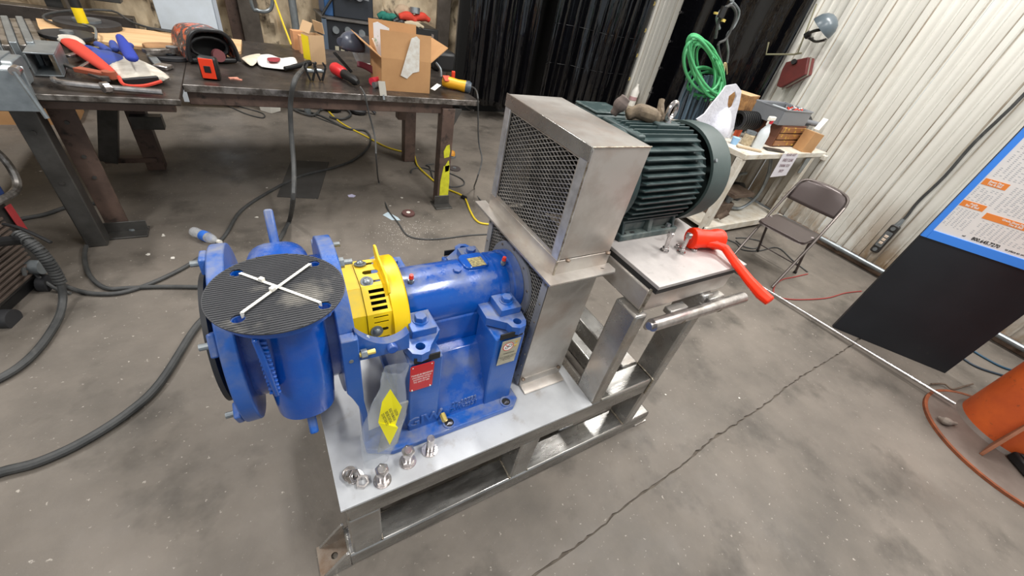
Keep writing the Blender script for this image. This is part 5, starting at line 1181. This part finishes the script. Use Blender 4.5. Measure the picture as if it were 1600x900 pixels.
# ------------------------------------------------------------------ white shelf at the wall
ws = thing('white_bench', 'white painted steel shelf bench against the ribbed wall', 'shelf', (4.3, 2.2, 0))
wpaint = mat('chipped_white_paint', (214,210,200), .5, c2=(188,176,156), scale=9, c3=(120,100,82), s3=14, lo3=.62, hi3=.75)
make('top', MB().box((3.56, 1.85, .79), (5.03, 2.75, .838)), wpaint, ws, bevel=.005)
make('bottom_shelf', MB().box((3.60, 1.88, .07), (4.95, 2.7, .10)), wpaint, ws, bevel=.004)
make('front_beam', MB().box((3.56, 1.84, .04), (4.98, 1.88, .11)), wpaint, ws, bevel=.004)
for x, y in ((3.56, 1.86), (4.80, 1.86), (3.56, 2.66), (4.9, 2.66)): make('leg', MB().box((x, y, 0), (x+.065, y+.065, .79)), wpaint, ws, bevel=.004)
make('end_bolt', MB().cbox((5.0, 1.84, .79), (.06, .05, .05)), wpaint, ws, bevel=.006)
make('bracket', MB().prism([(4.72, .62), (4.78, .62), (4.80, .78), (4.70, .78)], 1, 1.862, 1.868), galv, ws)
A_ = [pt(*p, 1, 1.838) for p in ((1224, 240), (1248, 241), (1228, 274), (1203, 277))]
nt = thing('paper_notice', 'white paper notice hanging from the front of the white shelf', 'notice', A_[3])
make('sheet', MB().add(A_, [(0, 1, 2, 3)]), mat('notice_white', (220,216,222), .6), nt, smooth=0, solid=.001)
u_ = (A_[1]-A_[0]).normalized(); v_ = (A_[0]-A_[3]).normalized()
make('lettering', MB().text('PLEASE KEEP\nSHELF CLEAR\nTHANK YOU\nSHOP', .042, frame((A_[0]+A_[2])/2+V((0, -.003, .02)), u_, v_), .0003, sx=.8, space=1.3), mat('notice_ink', (120,90,100), .6), nt)
SZ = .838
def sp(px, py, z=SZ): return fl(px, py, z)
# carrier bag
bgt = thing('carrier_bag', 'white plastic carrier bag with its handles standing up on the shelf', 'bag', sp(1120, 225))
wbm = mat('white_polythene', (206,206,214), .35, bump=1, bscale=16)
yb_ = 2.25
out = [(1088, 186), (1100, 178), (1112, 162), (1124, 148), (1134, 134), (1150, 131), (1158, 142), (1155, 160), (1150, 178), (1146, 200), (1140, 216), (1128, 212), (1108, 204)]
hole = [(1136, 162), (1138, 150), (1148, 142), (1150, 150), (1144, 166), (1137, 172)]
# build as a puffed solid: front and back skins around the outline
O = [pt(*p, 1, yb_) for p in out]; Hh = [pt(*p, 1, yb_) for p in hole]
fwd = V((0, 1, 0)); exv = V((1, 0, 0)); ezv = V((0, 0, 1))
def bag_skin(dy, puff):
    mb = MB(); mb.holed([(p.x, p.z) for p in O], [[(p.x, p.z) for p in Hh]], .012, frame((0, yb_+dy, 0), (1, 0, 0), (0, 0, 1))); return mb
make('handles', bag_skin(0, 0), wbm, bgt, smooth=60)
cb = sum(O[7:], V((0, 0, 0)))/6
make('pouch', MB().lathe([(.0, -.02), (.11, .0), (.145, .05), (.13, .12), (.09, .20), (.05, .25), (0, .27)], (pt(1118, 197, 1, yb_)-V((0, 0, .10))), (.12, 0, 1), 12), wbm, bgt, sub=1, smooth=60)
# spray bottle
sb = thing('spray_bottle', 'clear spray bottle with a red and white trigger on the white shelf', 'bottle', sp(1180, 232))
c = sp(1181, 231); up_ = V((0, 0, 1))
make('bottle', MB().lathe([(0, 0), (.045, 0), (.048, .02), (.048, .12), (.038, .16), (.018, .20), (.016, .225), (0, .225)], c, up_, 18), mat('milky_plastic', (206,212,214), .3), sb)
make('collar', MB().cyl(c+V((0, 0, .222)), c+V((0, 0, .245)), .021, n=14), mat('sprayer_red', (196,44,60), .4), sb)
make('trigger_head', MB().box((-.05, -.016, 0), (.035, .016, .035), Matrix.Translation(c+V((0, 0, .245)))).box((-.045, -.008, -.04), (-.03, .008, 0), Matrix.Translation(c+V((0, 0, .245)))), white_p, sb, bevel=.006)
# jar, boxes, organiser, grey bin
jr = thing('glass_jar', 'small clear jar of nuts beside the spray bottle', 'jar', sp(1165, 222))
c = sp(1164, 226); make('jar', MB().lathe([(0, 0), (.045, 0), (.048, .02), (.048, .09), (.04, .10), (0, .10)], c, up_, 16), mat('jar_contents', (196,180,150), .3, c2=(150,130,100), scale=60), jr)
make('lid', MB().cyl(c+V((0, 0, .10)), c+V((0, 0, .125)), .046, n=16), galv, jr)
og = thing('parts_organiser', 'brown parts organiser with yellow drawer edges under the grey bin', 'organiser', sp(1200, 222))
og0 = V((4.22, 2.02, SZ))
make('case', MB().box((0, 0, 0), (.46, .30, .20), Matrix.Translation(og0)), mat('organiser_brown', (104,64,46), .55), og, bevel=.004)
for k in range(3): make('drawer', MB().box((.01, -.012, .012+.062*k), (.45, 0, .062+.062*k), Matrix.Translation(og0)), mat('drawer_%d' % k, (138,92,56), .5, c2=(196,158,60), scale=18, lo=.55, hi=.6), og, bevel=.004)
bn = thing('grey_parts_bin', 'grey plastic bin full of fittings on the brown organiser', 'bin', og0+V((0, 0, .2)))
bw = MB(); B0 = Matrix.Translation(og0+V((-.10, .0, .202)))
for a, b in (((0, 0, 0), (.50, .01, .13)), ((0, .29, 0), (.50, .30, .13)), ((0, .01, 0), (.01, .29, .13)), ((.49, .01, 0), (.50, .29, .13)), ((.01, .01, 0), (.49, .29, .01))): bw.box(a, b, B0)
make('tray', bw, greyp, bn, bevel=.003); make('rim', MB().tube([B0 @ V(p) for p in ((0, 0, .13), (.5, 0, .13), (.5, .3, .13), (0, .3, .13))], .008, 6, 1, closed=True), greyp, bn)
rnd = random.Random(4)
for k, (m_, nm) in enumerate(((redp, 'red_coil'), (galv, 'silver_coil'), (black, 'black_coil'), (redp, 'red_coil'), (white_p, 'white_coil'), (galv, 'silver_coil'))):
    o_ = B0 @ V((.25+.035*k, .08+.03*(k % 3), .12)); make('wire_coil', MB().tube([o_+V((.05*cos(a), .04*sin(a), .02*sin(a*3+k))) for a in [2*pi*j/9 for j in range(9)]], .006, 6, 2, closed=True), m_, bn)
make('inner_tray', MB().box((.16, .03, .06), (.30, .25, .17), B0 @ Matrix.Rotation(.25, 4, 'Y')), mat('clear_tray', (170,176,178), .3), bn, bevel=.01)
def cart2(o0, sz, rz, lab, m=card, tilt=0, lblm=None):
    t = thing('cardboard_carton', lab, 'box', o0); M = Matrix.Translation(V(o0)) @ Matrix.Rotation(rz, 4, 'Z') @ Matrix.Rotation(tilt, 4, 'Y'); x, y, z = sz
    make('body', MB().box((0, 0, 0), sz, M), m, t, bevel=.002); make('top_flap', MB().box((0, 0, z), (x*.48, y, z+.004), M).box((x*.52, 0, z), (x, y, z+.004), M), card2, t)
    if lblm: make('label', MB().box((x*.35, -.002, z*.15), (x*.95, 0, z*.8), M), lblm, t)
cart2((4.55, 1.88, SZ+.002), (.15, .11, .19), -.2, 'tall tan carton at the front right of the white shelf', tilt=.12)
cart2((4.74, 1.90, SZ+.002), (.16, .14, .12), .15, 'short tan carton with a white label at the wall end of the shelf', lblm=white)
cart2((4.70, 2.1, SZ+.002), (.14, .16, .17), .0, 'mid brown carton behind the two front cartons')
cart2((4.12, 2.40, 1.04), (.26, .2, .14), .2, 'torn brown carton at the back of the shelf under the curtain', m=mat('torn_card', (176,130,80), .8, c2=(110,74,46), scale=22))
tag(make('carton_riser', MB().box((4.02, 2.44, SZ), (4.7, 2.72, 1.04)), mat('riser_grey', (120,116,110), .6), bevel=.004), 'grey riser shelf at the back of the white bench', 'shelf')
t = thing('black_corrugated_duct', 'black corrugated duct lying behind the grey bin', 'duct', (3.95, 2.3, 1.0))
for k in range(9): make('rib', MB().ring((3.86+.035*k, 2.26, 1.0), (3.882+.035*k, 2.26, 1.0), .085, .06, 20), black, t)
t = thing('black_dish', 'round black lid leaning against the wall at the shelf end', 'lid', (4.85, 2.3, .95))
make('dish', MB().lathe([(0, 0), (.16, .01), (.18, .04), (.17, .045), (0, .015)], (4.80, 2.25, 1.04), (-.3, -.3, 1), 24), black, t)
tag(make('putty_knife', MB().bar((4.66, 1.92, 1.045), (4.86, 1.98, 1.13), .045, .004), white_p), 'white plastic scraper sticking up over the tan cartons', 'scraper')
tag(make('red_pliers', MB().tube([(4.66, 2.2, 1.06), (4.74, 2.16, 1.07), (4.80, 2.12, 1.06)], .014, 6), redp), 'red handled pliers lying by the black lid', 'pliers')
tag(make('grey_caulk_tube', MB().cyl((4.72, 2.15, 1.06), (4.98, 2.05, 1.05), .025, n=12), greyp), 'grey tube lying beyond the white scraper', 'tube')
t = thing('orange_cup_tools', 'orange and blue small containers in front of the carrier bag', 'containers', sp(1152, 215))
for px, py, m_, h in ((1150, 212, mat('cont_orange', (226,96,56), .5), .10), (1146, 225, mat('cont_blue', (150,190,226), .5), .06), (1158, 206, mat('cont_teal', (60,96,110), .5), .12)):
    c = sp(px, py); make('cup', MB().lathe([(0, 0), (.03, 0), (.034, h), (.026, h), (0, h*.8)], c, up_, 14), m_, t)
tag(make('wood_strip', MB().bar(sp(1152, 228, SZ+.01), sp(1188, 236, SZ+.01), .05, .012), mat('strip_tan', (176,156,130), .7)), 'thin tan strip lying on the shelf edge by the bottle', 'strip')
tag(make('dark_strip', MB().bar(sp(1196, 232, SZ+.01), sp(1222, 236, SZ+.01), .07, .012), dark_leg), 'dark flat piece lying on the shelf edge before the organiser', 'strip')
# lower shelf junk
t = thing('pipe_vise', 'rusty pipe vise and grey hose on the lower shelf', 'vise', (4.2, 2.1, .1))
rust = mat('rusty_iron', (112,96,82), .7, .2, c2=(76,60,50), scale=14)
make('base', MB().box((3.88, 1.98, .10), (4.10, 2.22, .26)), rust, t, bevel=.01)
make('plate', MB().box((3.95, 1.94, .34), (4.30, 2.16, .38)), rust, t, bevel=.006)
make('screw', MB().cyl((4.02, 2.02, .26), (4.02, 2.02, .34), .025, n=12), galv, t)
make('screw', MB().cyl((4.22, 2.1, .10), (4.22, 2.1, .34), .02, n=12), galv, t)
make('pipe_stub', MB().ring((3.86, 1.94, .14), (3.90, 1.90, .22), .03, .02, 14), rust, t)
tag(make('grey_hose_loop', MB().tube([(4.30, 2.0, .75), (4.42, 1.98, .55), (4.50, 2.0, .30), (4.42, 2.05, .14), (4.25, 2.1, .16), (4.18, 2.15, .30), (4.26, 2.2, .45), (4.42, 2.2, .48)], .017, 8), galv), 'grey hose looping over the lower shelf', 'hose')
t = thing('black_valve', 'black round valve body on the lower shelf inside the hose loop', 'valve', (4.4, 2.2, .1))
make('body', MB().lathe([(0, 0), (.09, 0), (.10, .05), (.10, .12), (.05, .16), (0, .16)], (4.38, 2.25, .26), (0, -1, .3), 20), black, t); make('pedestal', MB().box((4.3, 2.2, .10), (4.46, 2.35, .27)), rust, t, bevel=.01)

# ------------------------------------------------------------------ folding chair
ch = thing('folding_chair', 'brown metal folding chair standing before the ribbed wall', 'chair', (3.75, 1.3, 0))
cm = mat('chair_brown', (78,68,66), .32, .3); ctm = mat('chair_tube', (110,102,98), .3, .7)
ca = radians(6); CH_ = Matrix.Translation((3.76, 1.275, 0)) @ Matrix.Rotation(ca, 4, 'Z')
def cp(x, y, z): return CH_ @ V((x, y, z))
for s_ in (-1, 1):
    y = .205*s_
    make('frame_tube', MB().tube([cp(-.26, y*1.02, .012), cp(-.10, y*1.02, .28), cp(.02, y*1.02, .48), cp(.11, y*1.0, .62), cp(.16, y*.98, .70)], .0115, 8, 3), ctm, ch)
    make('rear_leg', MB().tube([cp(-.02, y*.88, .44), cp(.12, y*.90, .22), cp(.27, y*.92, .012)], .011, 8, 2), cm, ch)
    make('foot_cap', MB().cyl(cp(.27, y*.92, .0), cp(.264, y*.92, .022), .016, n=10), black, ch)
make('back_hoop', MB().tube([cp(.16, -.201, .70), cp(.178, -.185, .755), cp(.188, -.13, .785), cp(.19, 0, .795), cp(.188, .13, .785), cp(.178, .185, .755), cp(.16, .201, .70)], .0115, 8, 4), ctm, ch)
make('backrest', MB().grid(lambda u, v: cp(.122+.064*v-.012*sin(pi*u), (-.197+.394*u)*(1 if v < .7 else 1-.25*(v-.7)/.3), .60+.185*v+.012*sin(pi*u)*v), 20, 8), cm, ch, solid=.004, smooth=60)
seat = MB(); pl_ = rrect(-.235, -.195, .155, .195, .055)
make('seat', MB().add([cp(x, y, .418+.02*(x+.2)*0-.014*max(0, 1-((x+.04)/.2)**2-(y/.2)**2)) for x, y in pl_]+[cp(-.04, 0, .408)]+[cp(x, y, .440) for x, y in pl_]+[cp(-.04, 0, .430)],
    [(i, (i+1) % len(pl_), len(pl_)) for i in range(len(pl_))]+[(len(pl_)+1+i, len(pl_)+1+(i+1) % len(pl_), 2*len(pl_)+1) for i in range(len(pl_))]+[(i, (i+1) % len(pl_), len(pl_)+1+(i+1) % len(pl_), len(pl_)+1+i) for i in range(len(pl_))]), cm, ch, smooth=50, bevel=.004)
make('cross_rod', MB().tube([cp(.20, -.19, .10), cp(.20, .19, .10)], .006, 6), cm, ch)

# ------------------------------------------------------------------ black board with steel chart
S0, S1 = V((3.556, .528, 0)), V((3.962, -.105, 0)); sd_ = (S1-S0).normalized(); sn = V((sd_.y, -sd_.x, 0))
if sn.dot(V((0, 0, 0))-S0) < 0: sn = -sn
bd = thing('sign_board', 'tall black board on the floor carrying a blue framed steel price chart', 'board', (S0+S1)/2)
SF = frame(S0, sd_, (0, 0, 1))    # local x along the board, y up, z towards or away
sg = 1 if (SF.to_3x3() @ V((0, 0, 1))).dot(sn) > 0 else -1
def sbx(x0, y0, x1, y1, z0, z1): return MB().box((x0, y0, min(sg*z0, sg*z1)), (x1, y1, max(sg*z0, sg*z1)), SF)
make('panel', sbx(0, 0, .752, 2.15, -.03, 0), mat('board_black', (26,29,34), .42, c2=(34,37,42), scale=3, c3=(64,62,58), s3=8, lo3=.66, hi3=.82), bd, bevel=.002)
bf = mat('frame_blue', (66,142,244), .4); Z0 = .842
BW = 1.25
make('frame', sbx(-.008, Z0, .024, 2.1, 0, .012), bf, bd, bevel=.002)
make('frame', sbx(.024, Z0, BW, Z0+.056, 0, .012), bf, bd, bevel=.002)
make('chart_backing', sbx(.0, Z0, BW, 2.1, -.012, .0), black, bd)
make('chart_sheet', sbx(.024, Z0+.056, BW, 2.1, 0, .006), white, bd)
og_ = mat('chart_orange', (240,140,60), .5)
def SFz(x, y, z): return SF @ Matrix.Translation((x, y, sg*z))
flip = Matrix.Identity(4) if sg > 0 else Matrix.Identity(4)
def stext(body, size, x, y, z, m, al='CENTER', b=.0004, sx=1):
    M = SFz(x, y, z)
    make('lettering', MB().text(body, size, M, .0003, align=al, sx=sx, bold=b, space=.85), m, bd)
for x0, y0, w_, h_, tx in ((.033, 1.216, .117, .036, 'Beam Pipe\nTee & Ball'), (.029, 1.077, .118, .036, 'Angle\nBar & Ball'), (.169, 1.045, 1.0, .036, 'Grade Sheet Pipe Data\nTee & Ball')):
    make('heading', sbx(x0, y0, x0+w_, y0+h_, .006, .0075), og_, bd)
    stext(tx, .0165, x0+w_*.5 if w_ < .5 else x0+.16, y0+h_/2, .0082, white)
stext('call', .013, .172, Z0+.078, .0075, ink, b=.0002); stext('800.645.7270', .0285, .285, Z0+.079, .0075, ink, b=.0008, sx=.92); stext('to place an order', .0165, .445, Z0+.077, .0075, ink, b=.0003)
rows = MB(); rnd = random.Random(8)
def block(x0, x1, y0, y1, col, dy=.0125):
    x = x0
    while x < x1:
        wc = col*rnd.uniform(.45, .75); y = y0
        while y < y1:
            if rnd.random() < .9: rows.box((x, y, sg*.0060) if sg > 0 else (x, y, -.0066), (x+wc*rnd.uniform(.7, 1), y+.0034, .0066) if sg > 0 else (x+wc*rnd.uniform(.7, 1), y+.0034, -.0060), SF)
            y += dy
        x += col
block(.035, .14, .945, 1.065, .02, .0095); block(.036, .15, 1.12, 1.205, .022, .0095); block(.05, .5, 1.27, 1.6, .024, .0095); block(.185, 1.2, .945, 1.035, .024, .0095); block(.18, 1.2, 1.10, 1.25, .024, .0095)
tag(make('printed_rows', rows, mat('print_grey', (176,178,182), .6), bd, smooth=0), 'rows of fine grey print', None, kind='stuff')

# ------------------------------------------------------------------ orange post on its round steel base
# circle through the measured rim
def circle3(a, b, c):
    ax_, ay, bx_, by, cx_, cy = a.x, a.y, b.x, b.y, c.x, c.y; d = 2*(ax_*(by-cy)+bx_*(cy-ay)+cx_*(ay-by))
    ux = ((ax_**2+ay**2)*(by-cy)+(bx_**2+by**2)*(cy-ay)+(cx_**2+cy**2)*(ay-by))/d; uy = ((ax_**2+ay**2)*(cx_-bx_)+(bx_**2+by**2)*(ax_-cx_)+(cx_**2+cy**2)*(bx_-ax_))/d
    return V((ux, uy, 0)), (V((ux, uy, 0))-V((ax_, ay, 0))).length
cc, cr = circle3(fl(1448, 618, .02), fl(1498, 708, .02), fl(1592, 782, .02))
print('post base', cc, cr)
op = thing('orange_post', 'thick orange steel post standing on a round rust-rimmed base plate', 'post', cc)
opm = mat('orange_paint_worn', (206,94,38), .5, c2=(184,78,34), scale=7, c3=(120,62,38), s3=24, lo3=.62, hi3=.75, bump=.1, bscale=40)
bpm = mat('base_plate_grey', (112,100,92), .6, c2=(92,80,72), scale=5)
make('base_plate', MB().cyl(cc, cc+V((0, 0, .014)), cr, n=72), bpm, op)
make('rust_rim', MB().ring(cc, cc+V((0, 0, .017)), cr+.002, cr-.016, 72), mat('rust_rim', (140,74,40), .8, c2=(100,56,34), scale=18, bump=.3, bscale=60), op)
pc = V((3.665, -.50, 0)); PR = .232
make('post', MB().cyl(pc+V((0, 0, .014)), pc+V((0, 0, 1.3)), PR, n=48), opm, op)
make('weld_ring', MB().lathe([(PR+.02, 0), (PR+.004, .016), (PR, .02), (PR, 0)], pc+V((0, 0, .014)), up_, 48), bpm, op)
for ang in (176, 270):
    d = V((cos(radians(ang)), sin(radians(ang)), 0)); s_ = V((-d.y, d.x, 0)); r0 = PR-.005
    M = frame(pc+d*r0+V((0, 0, .014)), d, (0, 0, 1)); make('gusset', MB().prism([(0, 0), (.20, 0), (.20, .02), (.02, .34), (0, .34)], 2, -.008, .008).v and MB().add([tuple(M @ V(p)) for p in [(0,0,-.008),(.20,0,-.008),(.20,.02,-.008),(.02,.40,-.008),(0,.40,-.008),(0,0,.008),(.20,0,.008),(.20,.02,.008),(.02,.40,.008),(0,.40,.008)]], [(0,1,2,3,4),(5,6,7,8,9),(0,1,6,5),(1,2,7,6),(2,3,8,7),(3,4,9,8),(4,0,5,9)]), mat('gusset_dull_%d' % ang, (150,98,72), .6, c2=(130,78,52), scale=12), op, bevel=.002)
p0 = fl(1574, 716, .02)
ps = thing('foot_pedal', 'black ribbed foot pedal on the round base plate by the orange post', 'pedal', p0)
make('body', MB().box((0, -.12, 0), (.22, .02, .055), frame(p0, (.75, -.65, 0), (.65, .75, 0))), black, ps, bevel=.012)
make('tread', MB().box((.02, -.10, .055), (.20, .0, .062), frame(p0, (.75, -.65, 0), (.65, .75, 0))), black_r2, ps, bevel=.004)
tag(make('rag', MB().tube([fl(1466, 652, .03), fl(1478, 658, .045), fl(1495, 662, .03)], [.012, .026, .012], 8), mat('rag_grey', (128,116,106), .9), sub=1), 'small grey rag lying on the base plate rim', 'rag')
cable([(1455, 600), (1475, 600), (1488, 608), (1505, 604), (1520, 600)], .006, 'thin brown wire curling behind the orange post', m=rust, z=.02)

# ------------------------------------------------------------------ wheeled welder at the left
lw = thing('wheeled_welder', 'dark wheeled welding machine with louvred front at the left edge', 'welding machine', (-1.3, 2.4, 0))
LM = Matrix(((-.29, -.957, 0, -1.075), (-.957, .29, 0, 2.50), (0, 0, 1, .06), (0, 0, 0, 1)))   # local x: along louvred face, y: depth away
lwm = mat('welder_dark', (44,43,42), .4, c2=(58,56,53), scale=7)
make('case', MB().box((0, 0, .0), (.42, .6, .50), LM), lwm, lw, bevel=.012)
for k in range(13): make('louvre', MB().box((.07, -.014, .03+.024*k), (.36, .002, .042+.024*k), LM), mat('louvre_brown', (86,74,66), .5) if k == 0 else bpy.data.materials['louvre_brown'], lw, bevel=.002)
make('corner_cap', MB().box((-.014, -.016, .40), (.07, .6, .52), LM), mat('welder_blue', (34,52,96), .4), lw, bevel=.012)
make('badge', MB().box((.0, -.018, .22), (.035, -.012, .36), LM), mat('badge_red', (150,48,50), .5), lw, bevel=.002)
make('handle', MB().tube([pt(-30, 330, 0, -1.08), pt(0, 313, 0, -1.06), pt(20, 302, 0, -1.05), pt(27, 288, 0, -1.04), pt(20, 268, 0, -1.04), pt(4, 246, 0, -1.05), pt(-30, 215, 0, -1.08)], .016, 8), edge_steel, lw)
make('undercarriage', MB().box((.05, .02, -.06), (.6, .5, -.01), LM), black, lw, bevel=.006)
for x in (.10, .36): make('caster', MB().cyl(LM @ V((x, -.05, -.035)), LM @ V((x, -.01, -.035)), .045, n=18), black_r2, lw)
make('socket', MB().cyl(LM @ V((.09, -.05, .06)), LM @ V((.09, .0, .06)), .035, n=16), galv, lw)
make('torch_body', MB().tube([LM @ V(p) for p in ((.5, -.08, .40), (.3, -.10, .34), (.16, -.12, .27))], .022, 10), black, lw)
make('trigger_lever', MB().tube([pt(5, 350, 2, .42), pt(30, 356, 2, .42), pt(58, 368, 2, .40), pt(80, 379, 2, .38)], .007, 6), black, lw)
sprg = [pt(28, 366, 2, .36), pt(45, 378, 2, .34), pt(62, 392, 2, .30), pt(75, 408, 2, .25), pt(86, 425, 2, .19), pt(95, 443, 2, .13)]
hl = thing('welding_lead', 'ribbed black lead with a coiled strain relief dropping from the dark welder to the floor', 'cable', fl(95, 450))
make('lead', MB().tube(sprg+[fl(98, 470, .05), fl(90, 500, .02), fl(60, 545, .018), (fl(20, 580, .018)), fl(-40, 610, .018)], .016, 10, 5), cable_m, hl)
for i in range(len(sprg)-1):
    for j in range(4):
        a = sprg[i].lerp(sprg[i+1], j/4); d = (sprg[i+1]-sprg[i]).normalized(); make('spring_turn', MB().ring(a, a+d*.010, .024, .014, 14), cable_m, hl)
tag(make('thin_lead', MB().tube([LM @ V((.2, -.06, .10)), pt(40, 418, 2, .12), fl(85, 450, .02), fl(110, 458, .01)], .008, 8), cable_m), 'thin black lead sagging off the dark welder', 'cable')
